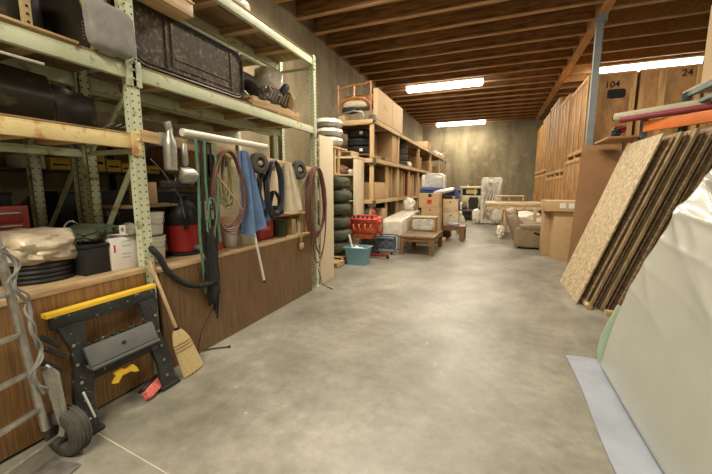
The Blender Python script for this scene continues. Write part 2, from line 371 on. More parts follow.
def text_part(txt, size, name, m, parent, loc, rot, ext=0.002):
    cu = bpy.data.curves.new(name, 'FONT'); cu.body = txt; cu.size = size; cu.extrude = ext; cu.align_x = 'CENTER'; cu.align_y = 'CENTER'; cu.offset = 0.004*size/0.2
    t = bpy.data.objects.new(name, cu); COL.objects.link(t)
    bpy.context.view_layer.update()
    me = bpy.data.meshes.new_from_object(t.evaluated_get(bpy.context.evaluated_depsgraph_get()))
    COL.objects.unlink(t); bpy.data.objects.remove(t)
    me.transform(Matrix.Translation(Vector(loc)-wloc(parent)) @ E3(*rot).to_4x4())
    me.materials.clear(); me.materials.append(M[m])
    o = bpy.data.objects.new(name, me); COL.objects.link(o); o.parent = parent
    return o
def R(a): return math.radians(a)
def spline(P, k=8):
    o = []; P = [Vector(p) for p in P]; n = len(P)
    for i in range(n-1):
        a, b, c, d = P[max(i-1, 0)], P[i], P[i+1], P[min(i+2, n-1)]
        for j in range(k):
            t = j/k; o.append(.5*((2*b)+(c-a)*t+(2*a-5*b+4*c-d)*t*t+(3*b-a-3*c+d)*t**3))
    o.append(P[-1]); return o
spline_ = spline

# ================================================================ SETTING
ZJ, ZD = 5.2, 5.58; XW, XR, YF, YB = -4.3, 7.0, 22.0, -4.5
struct('floor', MB().mm((XW-.2, YB-.2, -0.2), (XR+.2, YF+.2, 0)), 'floor')
struct('ceiling', MB().mm((XW-.2, YB-.2, ZD), (XR+.2, YF+.2, ZD+.15)), 'deck_wood')
struct('wall_left', MB().mm((XW-.2, YB, 0), (XW, YF, ZD)), 'wall')
struct('wall_far', MB().mm((XW-.2, YF, 0), (XR+.2, YF+.2, ZD)), 'wall')
struct('wall_right', MB().mm((XR, YB, 0), (XR+.2, YF, ZD)), 'wall')
struct('wall_back', MB().mm((XW-.2, YB-.2, 0), (XR+.2, YB, ZD)), 'wall')
GX0, GX1 = 1.86, 2.05
struct('trim_1', MB().mm((GX0, YB, ZJ-.02), (GX1, YF, ZD)), 'glulam')
n = 2
def joist(x0, x1, y, mw='joist'):
    global n
    m = MB(); m.mm((x0, y-.022, ZJ), (x1, y+.022, ZD)); m.mi = 1; m.mm((x0, y-.034, ZJ-.004), (x1, y+.034, ZJ+.038))
    struct('trim_%d' % n, m, [mw, 'joist_edge']); n += 1
ys = [9.63+.80*k for k in range(-17, 16)]
for y in ys:
    joist(XW, GX0, y)
for y in [10.15+.905*k for k in range(-15, 14)]: joist(GX1, XR, y, 'joist_osb')
m = MB(); m.mm((1.865, 9.36, 0), (1.995, 9.48, ZJ-.0205)); m.mm((1.84, 9.31, 0), (2.02, 9.53, .02)); m.mm((1.855, 9.34, ZJ-.16), (2.05, 9.50, ZJ-.0205))
struct('trim_%d' % n, m, 'steel_col')
for k, (x, y, lx) in enumerate(((-1.9, 13.27, 2.7), (-2.0, 21.05, 2.7), (4.05, 13.5, 2.6), (-1.7, 5.4, 2.7), (4.0, 5.4, 2.6), (-0.6, -1.6, 2.7))):
    lb = ['long bright ceiling light nearest over the left aisle, mid ceiling', 'far bright ceiling light just before the back wall',
          'bright ceiling light over the numbered plywood crates on the right', 'ceiling light between joists over the near aisle',
          'ceiling light between joists over the mattress side', 'unseen ceiling light added behind the viewpoint for front light'][k]
    t = thing('ceiling_light', lb, 'light', (x, y, 5.02))
    MB().mm((x-lx/2, y-.2, 5.19), (x+lx/2, y+.2, 5.24), .01).build('housing', 'white', t)
    MB().mm((x-lx/2+.02, y-.17, 5.03 if x < 3 else 4.99), (x+lx/2-.02, y+.17, 5.19), .07).build('diffuser', 'lamp', t)
# floor crack / control joint lines
struct('trim_%d' % (n+1), MB().bar((-2.45, 1.235, .0), (-.2, 1.02, .0), .006, .003), 'canvas')

# ================================================================ LEFT PALLET RACK (front row)
XF, XB = -2.46, -3.08
def upright(mb, x, y, z1, face=1, w=.08, d=.07):
    mb.mi = 0
    mb.mm((x-d, y-w/2, 0), (x, y-w/2+.006, z1)); mb.mm((x-d, y+w/2-.006, 0), (x, y+w/2, z1)); mb.mm((x-.006 if face > 0 else x-d, y-w/2, 0), (x if face > 0 else x-d+.006, y+w/2, z1))
    mb.mm((x-d-.02, y-w/2-.02, 0), (x+.02, y+w/2+.02, .008))
    mb.mi = 1
    k = 0; z = .12
    xx = x+.0006 if face > 0 else x-d-.0006
    while z < z1-.04:
        for s in (-1, 1):
            mb.lathe([(.0065, -.001), (.0065, .0008)], (xx, y+s*w*.30, z), (1, 0, 0), 8)
        if face > 0: mb.lathe([(.0065, -.001), (.0065, .0008)], (x-d*.5, y-w/2-.0003, z+.025), (0, 1, 0), 8)
        z += .05
rack = thing('pallet_rack', 'pale green steel pallet rack along the left side above the wood-panelled bench', 'rack', (XF, 1.845, 0))
PY = (-0.90, 1.845, 4.59)
for y in PY:
    for x, f in ((XF, 1), (XB+.07, 1)):
        mb = MB(); upright(mb, x, y, 3.34 if y < 4 else 3.34, f); mb.build('upright', ['green', 'hole'], rack)
    for za, zb in ((1.0, 1.75), (1.78, 2.22), (2.45, 3.1)) if y < 4 else ((.2, .9), (1.0, 1.9), (2.45, 3.15)):
        MB().bar((XF-.04, y+.005, zb), (XB+.04, y+.005, za), .02, .035).build('brace', 'green', rack)
    for z in (.2, 1.77, 3.18): MB().bar((XF-.03, y-.01, z), (XB+.03, y-.01, z), .02, .035).build('brace', 'green', rack)
def beam(x, y0, y1, z0, z1, m='green', conn=True, px=None):
    mb = MB(); mb.mm((x-.045, y0, z0), (x, y1, z1-.02), .006); mb.mm((x-.045, y0, z1-.025), (x-.012, y1, z1), .004)
    if conn:
        for y, s in ((y0, 1), (y1, -1)):
            mb.mm((x-.01, y-s*.06, z0-.05), (x+.012, y+s*.012, z1+.03), .003)
            for q in (-.03, .03, .08): mb.lathe([(.010, 0), (.010, .008), (.005, .012)], (x+.012, y-s*.03, (z0+z1)/2+q-.02), (1, 0, 0), 8)
    mb.build('beam', m, rack)
for (y0, y1) in ((-.86, 1.80), (1.89, 4.55)):
    for x in (XF+.0, XB+.045):
        beam(x, y0, y1, 2.275, 2.375); beam(x, y0, y1, 3.21, 3.31)
beam(XF, -.86, 1.80, 1.785, 1.885, 'rust_beam'); beam(XB+.045, -.86, 1.80, 1.74, 1.80)
for (y0, y1) in ((-.86, 1.80), (1.89, 4.55)):
    MB().mm((XB-.02, y0, 2.376), (XF-.012, y1, 2.39)).build('deck', 'shelf_ply', rack)
    MB().mm((XB-.02, y0, 3.311), (XF-.005, y1, 3.325)).build('deck', 'shelf_ply', rack)
    for y in [y0+.25+i*.62 for i in range(4)]:
        MB().mm((XB, y, 3.24), (XF-.045, y+.09, 3.31)).build('slat', 'pine_x', rack)
        MB().mm((XB, y, 2.305), (XF-.045, y+.09, 2.375)).build('slat', 'pine_x', rack)
MB().mm((XB-.02, -.86, 1.886), (XF-.01, 1.775, 1.897)).build('deck', 'shelf_ply', rack)
for y in (-.3, .3, .85, 1.22, 1.52): MB().mm((XB, y, 1.81), (XF-.045, y+.09, 1.885)).build('slat', 'pine_x', rack)

# second row of racking back to back with the first
r2 = thing('pallet_rack', 'rear row of green pallet racking back to back with the front one', 'rack', (-3.2, 1.85, 0))
RF, RB = -3.15, -3.80
for y in (-.9, 1.85, 4.56):
    for x in (RF, RB):
        mb = MB(); upright(mb, x, y, 3.34, 1, .085, .06); mb.build('upright', ['green', 'hole'], r2)
    mb = MB(); mb.bar((RF-.03, y, 1.75), (RB, y, 1.02), .02, .03); mb.build('brace', 'green', r2)
    mb = MB(); mb.bar((RF-.03, y, 1.0), (RB, y, 1.0), .02, .03); mb.build('brace', 'green', r2)
    mb = MB(); mb.bar((RF-.03, y, 2.5), (RB, y, 3.1), .02, .03); mb.build('brace', 'green', r2)
for (y0, y1) in ((-.86, 1.8), (1.9, 4.51)):
    for z in (2.275, 3.21):
        for x in (RF, RB): MB().mm((x-.045, y0, z), (x, y1, z+.1), .005).build('beam', 'green', r2)
        MB().mm((RB-.06, y0, z+.101), (RF-.005, y1, z+.115)).build('deck', 'shelf_ply', r2)
        for y in [y0+.25+i*.62 for i in range(4)]: MB().mm((RB+.002, y, z+.03), (RF-.047, y+.09, z+.1)).build('slat', 'pine_x', r2)
w3 = thing('wall_shelf', 'dark wall shelving behind the racks carrying the yellow cartons', 'shelving', (-4.1, 1.8, 0))
for z in (.83, 1.655): MB().mm((-4.28, -.9, z), (-3.88, 4.6, z+.02)).build('shelf', 'black_metal', w3)
for y in (-.9, 1.0, 2.8, 4.58):
    MB().mm((-4.28, y, 0), (-4.24, y+.04, 2.0)).build('post', 'black_metal', w3)
    MB().mm((-3.92, y, 0), (-3.88, y+.04, .829)).build('post', 'black_metal', w3)
# ================================================================ WORKBENCH under the rack
wb = thing('workbench', 'long workbench faced with wood-grain panelling under the green rack', 'workbench', (-2.75, 1.82, 0))
MB().mm((-3.5, -.85, .865), (-2.425, 1.80, .90), .004).build('worktop', 'bench_top', wb)
MB().mm((-3.5, 1.893, .835), (-2.425, 4.36, .868), .004).build('worktop', 'bench_top', wb)
MB().mm((-2.448, -.85, .02), (-2.43, 1.775, .866)).build('front_panel', 'panel_light', wb)
MB().mm((-2.448, 1.893, .0), (-2.43, 4.35, .836)).build('front_panel', 'panel', wb)
MB().mm((-3.4, 4.32, .0), (-2.45, 4.35, .83)).build('end_panel', 'panel', wb)
# ================================================================ THINGS ON THE RACK, upper level, near bay (left)
t = thing('car_fender', 'black curved car fender with a yellow-green edge on the near middle shelf', 'car part', (-2.75, 1.3, 2.39))
FP = spline_([(-2.53, 1.46, 3.02), (-2.53, 1.52, 2.84), (-2.52, 1.585, 2.70), (-2.51, 1.625, 2.55), (-2.51, 1.63, 2.405)], 5)
MB().grid(lambda u, v: tuple(FP[int(round(u*(len(FP)-1)))]+Vector((-.02-.5*v, -.10*v-.02, 0))), len(FP)-1, 6, .006).build('shell', 'black_metal', t)
MB().mm((-2.95, .95, 2.391), (-2.56, 1.40, 2.78), .08, 4).build('inner_panel', 'black_metal', t)
MB().tube(FP, .020, 8).build('edge_trim', 'fender_green', t)
mb = MB()
for k in range(6): mb.box((-2.50, 1.56, 2.45+.02*k), (.006, .008, .008))
mb.build('rivets', 'chrome', t)
one('car_body_panel', MB().pillow((-2.74, .82, 2.62), (.40, .62, .45), p=6, rough=.08, seed=3), 'black_metal', 'black car body panel at the left end of the middle shelf', 'car part')
mb = MB(); mb.mm((-2.53, 1.25, 2.40), (-2.50, 1.29, 2.80)); mb.mi = 1
for k in range(9): mb.lathe([(.008, -.001), (.008, .001)], (-2.499, 1.27, 2.43+.042*k), (1, 0, 0), 8)
one('perforated_bar', mb, ['tan_rope', 'hole'], 'upright perforated metal bar against the black panel on the middle shelf', 'metal bar')
one('wood_board', MB().mm((-2.56, .3, 2.39), (-2.455, 1.50, 2.404), .003), 'pine_y', 'thin tan board lying along the edge of the near middle shelf', 'board')
one('cushion', MB().pillow((-2.43, 1.69, 2.54), (.10, .30, .31), (R(0), R(-6), 0), 5, 8, .03, 2), 'grey_fabric', 'grey fabric seat cushion standing beside the rack post on the middle shelf', 'cushion')
# lower shelf near bay: dark sheet metal parts
def curved(y0, y1, z0, z1, x, bulge, seed):
    def f(u, v):
        y = y0+(y1-y0)*u; z = z0+(z1-z0)*v
        return (x+bulge*math.sin(PI*v)*(1-.3*u)+.01*noise.noise(Vector((u*3, v*3, seed))), y, z-.04*u*v)
    return f
t = one('car_bodywork', MB().grid(curved(.55, 1.42, 1.90, 2.24, -2.68, .09, 1), 14, 10, .008), 'black_metal', 'large black curved car panel with scratches on the low ochre-beamed shelf', 'car part')
t = one('car_bodywork', MB().grid(curved(1.43, 1.68, 1.90, 2.16, -2.66, .03, 5), 10, 8, .008), 'black_metal', 'smaller black car panel nearest the post on the low ochre-beamed shelf', 'car part')
mb = MB()
for k in range(5): mb.tube([(-2.56, 1.66+.02*k, 1.91), (-2.52, 1.69+.025*k, 1.94+.015*(k % 2)), (-2.55, 1.73+.02*k, 1.905)], .006, 6)
one('wire_bundle', mb, 'greasy', 'small tangle of dark wire at the post end of the low shelf', 'wire')
one('white_rod', MB().tube([(-2.5, .7, 2.225), (-2.5, 1.32, 2.22)], .008, 6), 'white', 'thin white rod tucked under the near middle shelf', 'rod')
one('storage_box', MB().mm((-3.05, .1, 1.9), (-2.75, .5, 2.2), .01), 'black', 'dark box at the far left of the low shelf', 'box')

# ---- middle level, second bay
t = thing('truck_tailgate', 'rusty dark truck tailgate with rounded corners and raised rim standing on the middle shelf', 'car part', (-2.62, 2.6, 2.39))
def rrect(y0, y1, z0, z1, x, r, n=6):
    P = []
    for cy, cz, a0 in ((y1-r, z1-r, 0), (y0+r, z1-r, 90), (y0+r, z0+r, 180), (y1-r, z0+r, 270)):
        for k in range(n+1):
            a = R(a0+90*k/n); P.append((x, cy+r*math.cos(a), cz+r*math.sin(a)))
    return P
MB().prism(rrect(1.98, 3.24, 2.47, 2.92, -2.66, .11), (.025, 0, 0)).build('panel', 'rust_metal', t)
mb = MB(); mb.tube(rrect(1.97, 3.25, 2.462, 2.925, -2.635, .12), .014, 8, True); mb.tube(rrect(1.99, 3.23, 2.49, 2.90, -2.625, .10), .006, 6, True); mb.build('rim', 'black_metal', t)
mb = MB()
for y in (2.28, 2.34, 3.06): mb.mm((-2.636, y, 2.49), (-2.625, y+.022, 2.90), .004)
mb.mm((-2.636, 2.35, 2.60), (-2.628, 3.05, 2.612), .003); mb.mm((-2.636, 2.35, 2.53), (-2.628, 3.05, 2.54), .003)
mb.build('rib', 'rust_metal', t)
mb = MB(); mb.lathe([(.02, 0), (.02, .03), (.012, .05)], (-2.64, 3.2, 2.905), (0, 0, 1), 10); mb.box((-2.64, 3.22, 2.93), (.03, .09, .015), bev=.004); mb.build('latch', 'greasy', t)
MB().mm((-2.85, 2.1, 2.391), (-2.67, 3.15, 2.47), .01).build('lower_skid', 'black', t)
mb = MB(); mb.tube([(-2.72, 1.93, 2.40), (-2.72, 1.93, 3.12), (-2.72, 2.0, 3.17)], .02, 8); mb.tube([(-2.74, 1.99, 2.40), (-2.74, 1.985, 3.1)], .012, 8)
one('bent_pipe', mb, 'black', 'black bent pipe standing between rack post and tailgate', 'pipe')
t = thing('wooden_box', 'tan wooden box lying on top of the rusty tailgate', 'box', (-2.68, 2.2, 2.93))
MB().mm((-2.92, 1.96, 2.925), (-2.44, 2.42, 3.03), .004).build('body', 'pine_y', t)
mb = MB(); mb.mm((-2.93, 1.95, 3.03), (-2.43, 2.43, 3.045), .003); mb.build('lid', 'card_light', t)
one('carton', MB().mm((-2.86, 2.10, 3.047), (-2.47, 2.44, 3.15), .004), 'card', 'small cardboard carton on top of the tan wooden box', 'box')
tire0 = thing('tire', 'black tire lying behind the small pallet on the middle shelf', 'tire', (-2.85, 3.62, 2.39))
MB().tyre((-2.85, 3.62, 2.60), .29, .19, (.93, -.05, .35)).build('tread', 'rubber_grey', tire0)
def pallet(name, label, x0, x1, y0, y1, z, h=.11, n=5, m='pallet', group=None):
    t = thing(name, label, 'pallet', ((x0+x1)/2, (y0+y1)/2, z), 0, group)
    w = (x1-x0)
    for k in range(n):
        yy = y0+(y1-y0-.09)*k/(n-1); MB().mm((x0, yy, z+h-.015), (x1, yy+.09, z+h), .002).build('board', m, t)
    for k in range(3):
        xx = x0+(w-.035)*k/2; MB().mm((xx, y0, z+.014), (xx+.035, y1, z+h-.0155), .002).build('stringer', m, t)
        
    for yy in (y0, (y0+y1)/2-.045, y1-.09): MB().mm((x0, yy, z), (x1, yy+.09, z+.0135), .002).build('board', m, t)
    return t
pallet('pallet', 'small wooden pallet on the middle shelf near the far rack post', -2.98, -2.50, 3.25, 4.22, 2.391)
t = thing('machine_part', 'dark greasy engine part with wheel standing on the small pallet', 'machine', (-2.72, 3.95, 2.502))
MB().pillow((-2.75, 3.85, 2.63), (.22, .32, .22), p=5, rough=.12, seed=4).build('casting', 'greasy', t)
MB().lathe([(.11, 0), (.13, .01), (.13, .035), (.10, .05)], (-2.66, 4.14, 2.64), (.2, 1, 0), 20).build('flywheel', 'tan_rope', t)
mb = MB()
for k in range(6): mb.tube([(-2.62, 3.7+.07*k, 2.58), (-2.58, 3.72+.07*k, 2.66+.02*(k % 3)), (-2.66, 3.76+.07*k, 2.75)], .014, 6)
mb.build('pipes', 'chrome', t)
MB().lathe([(.05, 0), (.05, .12), (.03, .15)], (-2.62, 3.98, 2.7), (.3, .5, .8), 14).build('canister', 'black', t)
one('wrapped_bundle', MB().pillow((-2.93, 4.16, 2.95), (.3, .42, .3), p=3, rough=.1, seed=5).pillow((-2.93, 4.16, 2.70), (.34, .46, .3), p=3, rough=.1, seed=6), 'wrap', 'plastic-wrapped pale bundle behind the greasy machine part', 'bundle')
one('bumper', MB().mm((-2.9, 3.30, 2.76), (-2.8, 3.38, 3.0), .01), 'black', 'dark upright bar behind the rusty tailgate', 'car part')
# top of the rack
one('plastic_bag', MB().pillow((-2.8, 3.2, 3.45), (.4, .6, .25), p=3, rough=.15, seed=9), 'wrap', 'white plastic bag on the top of the rack', 'bag')

# ---- dark boxes added behind the racks to stand for the unlit depth
k = 0
SHADE_BOXES = ((-.6, .7, .5, 1.68, 'black'), (.2, .6, .42, 1.68, 'black'), (.9, .55, .3, 1.68, 'black_metal'), (3.3, .6, .35, 1.68, 'card_dark'), (4.0, .45, .42, 1.68, 'black'),
                     (.0, .8, .4, 2.3, 'black'), (.9, .7, .5, 2.3, 'card_dark'), (2.2, .8, .55, 2.3, 'black'), (3.2, .7, .5, 2.3, 'card_dark'), (4.0, .45, .6, 2.3, 'black'),
                     (.1, .9, .5, .85, 'black'), (2.05, .8, .62, .85, 'black'), (2.95, .8, .6, .85, 'black'), (3.8, .6, .55, .85, 'card_dark'), (1.1, .6, .62, .85, 'black'))
for (y, w, h, z, m) in SHADE_BOXES:
    lb = ['black bin added low to darken the left end of the rear rack', 'second black bin added to darken the rear rack', 'dark metal bin added as shade beside the yellow cartons', 'brown carton added as shade right of the yellow cartons on the rear rack', 'black bin added as shade at the far end of the yellow carton shelf',
          'black bin added as shade above, left end of the rear rack', 'brown carton added as shade above the yellow ones, left', 'large black bin added as shade above the yellow cartons', 'brown carton added as shade above the yellow ones, right', 'tall black bin added as shade at the far end of the upper rear shelf',
          'low black crate added as shade behind the plastic bag', 'black crate added as shade behind the shop vacuum', 'black crate added as shade behind the hanging hoses', 'brown carton added as shade behind the far hanging wheel', 'black crate added as shade behind the white carton'][k]
    if z == 2.3:
        k += 1
        continue
    t = thing('added_dark_bin' if m != 'card_dark' else 'carton', lb, 'box', (-3.98, y+w/2, z))
    MB().mm((-4.20, y, z), (-3.90, y+w, z+h-.03), .01).build('body', m, t); MB().mm((-4.21, y-.008, z+h-.03), (-3.895, y+w+.008, z+h), .008).build('lid', m, t)
    k += 1
yb = 2.0
rows = [(2.02, .17, .11), (2.20, .14, .17), (2.36, .16, .2), (2.54, .15, .13), (2.70, .17, .10), (2.89, .12, .12), (3.02, .15, .09)]
for i, (y, w, h) in enumerate(rows):
    lb = ['leftmost yellow carton in the row on the rear rack', 'second yellow carton from the left on the rear rack', 'tallest yellow carton on the rear rack', 'yellow carton right of the tallest one on the rear rack',
          'low yellow carton on the rear rack, third from the right', 'narrow yellow carton on the rear rack', 'rightmost yellow carton on the rear rack'][i]
    t = thing('yellow_carton', lb, 'box', (-3.9, y+w/2, 1.676), 0, 'yellow cartons on the rear rack')
    MB().mm((-4.2, y, 1.676), (-3.91, y+w, 1.676+h), .003).build('body', 'yellow_box', t)
    MB().mm((-3.9095, y+.02, 1.676+h*.35), (-3.908, y+w-.02, 1.676+h*.5)).build('printed_stripe', 'ink', t)
one('paper_carton', MB().mm((-4.15, 1.80, 1.676), (-3.91, 1.98, 1.80), .003), 'white_box', 'small whitish carton left of the yellow ones on the rear rack', 'box')

# ================================================================ ON THE BENCH, near bay
BZ = .90
for i in range(4):
    one('hose_coil', MB().torus((-2.80, 1.30, BZ+.016+.030*i), .185-.004*(i % 2), .0155, seg=40, ms=8).torus((-2.80, 1.30, BZ+.016+.030*i), .15, .0150, seg=40, ms=8), 'black',
        ['lowest ring of black ribbed hose stacked on the bench', 'second ring of black ribbed hose on the bench', 'third ring of black ribbed hose on the bench', 'topmost ring of black ribbed hose under the plastic bag'][i], 'hose', 'stacked black hose rings on the bench')
one('plastic_bag', MB().pillow((-2.80, 1.30, BZ+.22), (.46, .46, .24), (0, 0, .2), 2.6, 12, .20, 11), 'film_bag', 'crumpled beige plastic bag on the stacked black hose rings', 'bag')
one('folded_cloth', MB().pillow((-2.82, 1.29, BZ+.19), (.22, .26, .10), (0, 0, .4), 3, 8, .1, 12), 'strap_green', 'green and white bundle inside the beige plastic bag', 'cloth')
t = thing('tool_chest', 'dark red metal tool chest with drawers at the left end of the bench', 'toolbox', (-3.1, 1.2, BZ))
MB().mm((-3.32, .95, BZ), (-2.99, 1.385, 1.38), .01).build('body', 'red_dark', t)
for i in range(5):
    d = MB().mm((-2.989, .97, BZ+.03+.085*i), (-2.978, 1.345, BZ+.105+.085*i), .003).build('drawer', 'red_dark', t)
    MB().mm((-2.9775, 1.0, BZ+.088+.085*i), (-2.966, 1.33, BZ+.098+.085*i), .002).build('handle', 'chrome', d)
t = thing('battery_case', 'black plastic case with lid beside the white carton on the bench', 'case', (-2.66, 1.53, BZ))
MB().mm((-2.84, 1.445, BZ), (-2.56, 1.615, BZ+.19), .012).build('body', 'black', t)
MB().mm((-2.85, 1.437, BZ+.191), (-2.552, 1.623, BZ+.215), .01).build('lid', 'black', t)
MB().tube([(-2.66, 1.47, BZ+.215), (-2.65, 1.49, BZ+.245), (-2.65, 1.57, BZ+.245), (-2.66, 1.59, BZ+.215)], .008, 8).build('handle', 'black', t)
t = thing('carton', 'white carton with printed labels in front of the rack post on the bench', 'box', (-2.66, 1.70, BZ))
MB().mm((-2.82, 1.628, BZ), (-2.55, 1.855, BZ+.235), .003).build('body', 'white_box', t)
MB().mm((-2.5495, 1.70, BZ+.165), (-2.5485, 1.77, BZ+.21)).build('printed_panel', 'label_white', t)
for y, z, h in ((1.645, .13, .055), (1.83, .145, .055)):
    MB().mm((-2.5495, y, BZ+z), (-2.5485, y+.012, BZ+z+h)).build('red_lettering', 'red_ink', t)
mb = MB()
for a, b in ((.205, .71), (.172, .71), (.112, .70), (.085, .70)): mb.mm((-2.5484, b+1, BZ+a), (-2.548, b+1.06, BZ+a+.003))
mb.build('printed_lines', 'grey', t)
t = thing('angle_grinder', 'grey and white power tool lying on the white carton', 'power tool', (-2.66, 1.75, BZ+.236))
MB().lathe([(.02, 0), (.045, .01), (.05, .03), (.045, .06), (.02, .065)], (-2.58, 1.76, BZ+.29), (1, .2, .1), 20).build('head', 'alu', t)
mb = MB()
for k in range(6): mb.mm((-2.585+.0, 1.72+.013*k, BZ+.255), (-2.52, 1.724+.013*k, BZ+.325))
mb.build('grille', 'white', t)
MB().lathe([(.03, 0), (.035, .05), (.03, .14), (.02, .2)], (-2.62, 1.74, BZ+.29), (-.4, -.9, .15), 14).build('body', 'camo', t)
t = thing('jacket', 'dark olive rag draped over the black case on the bench', 'cloth', (-2.68, 1.56, BZ+.24))
MB().pillow((-2.68, 1.57, BZ+.29), (.24, .26, .08), (.2, .1, .3), 3, 10, .35, 21).build('cloth', 'camo', t)
t = thing('work_light', 'wire-framed work light behind the black case on the bench', 'lamp', (-2.84, 1.58, BZ))
MB().tube([(-2.84, 1.55+.05*math.cos(a*.5), 1.2+.06*math.sin(a*.5)) for a in range(13)], .006, 6, True).build('ring', 'alu', t)
MB().lathe([(.05, 0), (.05, .015), (.012, .02), (.012, .26)], (-2.84, 1.6, BZ), (0, 0, 1), 12).build('stand', 'black', t)
t = thing('electric_motor', 'black drum-shaped motor on a box behind the rack post', 'motor', (-3.2, 1.95, BZ))
MB().mm((-3.36, 1.82, BZ), (-3.14, 2.22, BZ+.22), .01).build('base', 'black', t)
MB().lathe([(.03, -.02), (.09, 0), (.1, .02), (.1, .26), (.09, .28), (.03, .3)], (-3.25, 1.84, BZ+.34), (0, 1, 0), 20).build('drum', 'black', t)
mb = MB()
for k in range(5): mb.torus((-3.25, 1.88+.045*k, BZ+.34), .101, .003, (0, 1, 0), 20, 6)
mb.build('bands', 'chrome', t)

# ================================================================ ON THE BENCH, second bay
BZ = .868
def bucket(label, x, y, z, r, h, m='white', lid=None, group=None):
    t = thing('bucket', label, 'bucket', (x, y, z), 0, group)
    MB().lathe([(r*.84, 0), (r*.86, .004), (r*.97, h*.8), (r*1.03, h*.81), (r*1.03, h*.86), (r, h*.87), (r*1.0, h*.93), (r*1.05, h*.94), (r*1.05, h), (r*.96, h), (r*.95, h*.93)], (x, y, z), (0, 0, 1), 24).build('body', m, t)
    if lid: MB().lathe([(r*1.06, 0), (r*1.07, .012), (r*.9, .018), (r*.9, .012)], (x, y, z+h+.0005), (0, 0, 1), 24).build('lid', lid, t)
    MB().tube([(x+r*1.04*math.cos(a)*1, y+r*1.04*math.sin(a), z+h*.85-.06*math.sin((a+1.2)/2.4*PI)) for a in [(-1.2+.2*k) for k in range(13)]], .003, 5).build('handle', 'chrome', t)
    return t
bucket('lower white bucket of the stack just behind the rack post', -2.74, 2.10, BZ, .10, .22, 'white')
bucket('upper white bucket of the stack just behind the rack post', -2.74, 2.10, BZ+.24, .10, .17, 'white', 'white')
t = thing('shop_vacuum', 'red and black shop vacuum on the bench behind the hanging straps', 'vacuum cleaner', (-2.78, 2.46, BZ))
MB().lathe([(.135, .03), (.145, .04), (.152, .28), (.145, .29)], (-2.78, 2.46, BZ), (0, 0, 1), 28).build('tank', 'red', t)
MB().lathe([(.155, .29), (.16, .31), (.155, .37), (.13, .43), (.11, .48), (.07, .51), (.03, .52)], (-2.78, 2.46, BZ), (0, 0, 1), 28).build('motor_head', 'black', t)
MB().lathe([(.162, 0), (.166, .012), (.162, .03), (.14, .034)], (-2.78, 2.46, BZ), (0, 0, 1), 28).build('base_ring', 'black', t)
MB().tube([(-2.78, 2.39, BZ+.49), (-2.78, 2.41, BZ+.56), (-2.78, 2.51, BZ+.56), (-2.78, 2.53, BZ+.49)], .012, 8).build('handle', 'black', t)
MB().lathe([(.03, 0), (.032, .04), (.022, .06)], (-2.635, 2.47, BZ+.07), (1, .1, -.1), 14).build('drain_plug', 'grey', t)
for s in (-1, 1): MB().mm((-2.66, 2.45+s*.09, BZ+.25), (-2.635, 2.48+s*.09, BZ+.32), .004).build('latch', 'black', t)
one('carton', MB().mm((-2.98, 2.10, 1.36), (-2.80, 2.23, 1.55), .003), 'card', 'small brown carton standing on a ledge above the white buckets', 'box')
one('ledge_shelf', MB().mm((-3.06, 1.88, 1.335), (-2.72, 2.5, 1.355), .002), 'shelf_ply', 'short wooden ledge between the rack posts carrying the brown carton', 'shelf')
t = thing('gas_can', 'rusty red round can on the bench behind the coiled brown hose', 'can', (-2.68, 2.72, BZ))
MB().lathe([(.10, 0), (.105, .01), (.105, .20), (.095, .22), (.05, .245), (.03, .25)], (-2.68, 2.72, BZ), (0, 0, 1), 24).build('body', 'rust_red', t)
MB().lathe([(.028, 0), (.028, .05), (.02, .06)], (-2.68, 2.72, BZ+.25), (0, 0, 1), 14).build('cap', 'black', t)
MB().torus((-2.68, 2.72, BZ+.105), .106, .004).build('band', 'red', t)
t = thing('small_carton', 'small white carton with coloured print standing on the rusty red can', 'box', (-2.66, 2.71, 1.19))
MB().mm((-2.71, 2.60, 1.19), (-2.63, 2.745, 1.37), .003).build('body', 'white_box', t)
MB().mm((-2.6295, 2.62, 1.28), (-2.6285, 2.72, 1.30)).build('red_lettering', 'red_ink', t)
MB().mm((-2.6295, 2.62, 1.318), (-2.6285, 2.69, 1.336)).build('dark_lettering', 'navy', t)
MB().mm((-2.6295, 2.71, 1.32), (-2.6285, 2.74, 1.36)).build('yellow_patch', 'yellow_box', t)
bucket('white bucket beside the rusty red can under the coiled hose', -2.68, 2.96, BZ, .10, .22, 'white', 'white')
one('plastic_jug', MB().lathe([(.075, 0), (.08, .01), (.08, .16), (.05, .21), (.02, .23), (.02, .26)], (-2.58, 3.15, BZ), (0, 0, 1), 18), 'canvas', 'cream jug on the bench under the blue cloth', 'jug')
t = thing('fuel_can', 'red rectangular fuel can with embossed front right of the blue cloth', 'can', (-2.66, 3.5, BZ))
MB().mm((-2.75, 3.34, BZ), (-2.58, 3.66, BZ+.25), .02, 3).build('body', 'red_dark', t)
MB().prism(rrect(3.37, 3.63, BZ+.03, BZ+.22, -2.581, .02, 3), (.005, 0, 0)).build('embossed_panel', 'red', t)
MB().prism(rrect(3.42, 3.58, BZ+.12, BZ+.165, -2.575, .01, 2), (.002, 0, 0)).build('pale_label', 'pink', t)
MB().tube([(-2.66, 3.42, BZ+.25), (-2.66, 3.43, BZ+.285), (-2.66, 3.55, BZ+.285), (-2.66, 3.57, BZ+.25)], .01, 8).build('handle', 'red_dark', t)
MB().lathe([(.03, 0), (.03, .03), (.02, .035)], (-2.66, 3.37, BZ+.25), (0, 0, 1), 14).build('cap', 'black', t)
t = thing('paint_can', 'grey-green can on the bench right of the red fuel can', 'can', (-2.62, 3.83, BZ))
MB().lathe([(.095, 0), (.1, .006), (.095, .012), (.095, .21), (.1, .216), (.1, .22)], (-2.62, 3.83, BZ), (0, 0, 1), 22).build('body', 'camo', t)
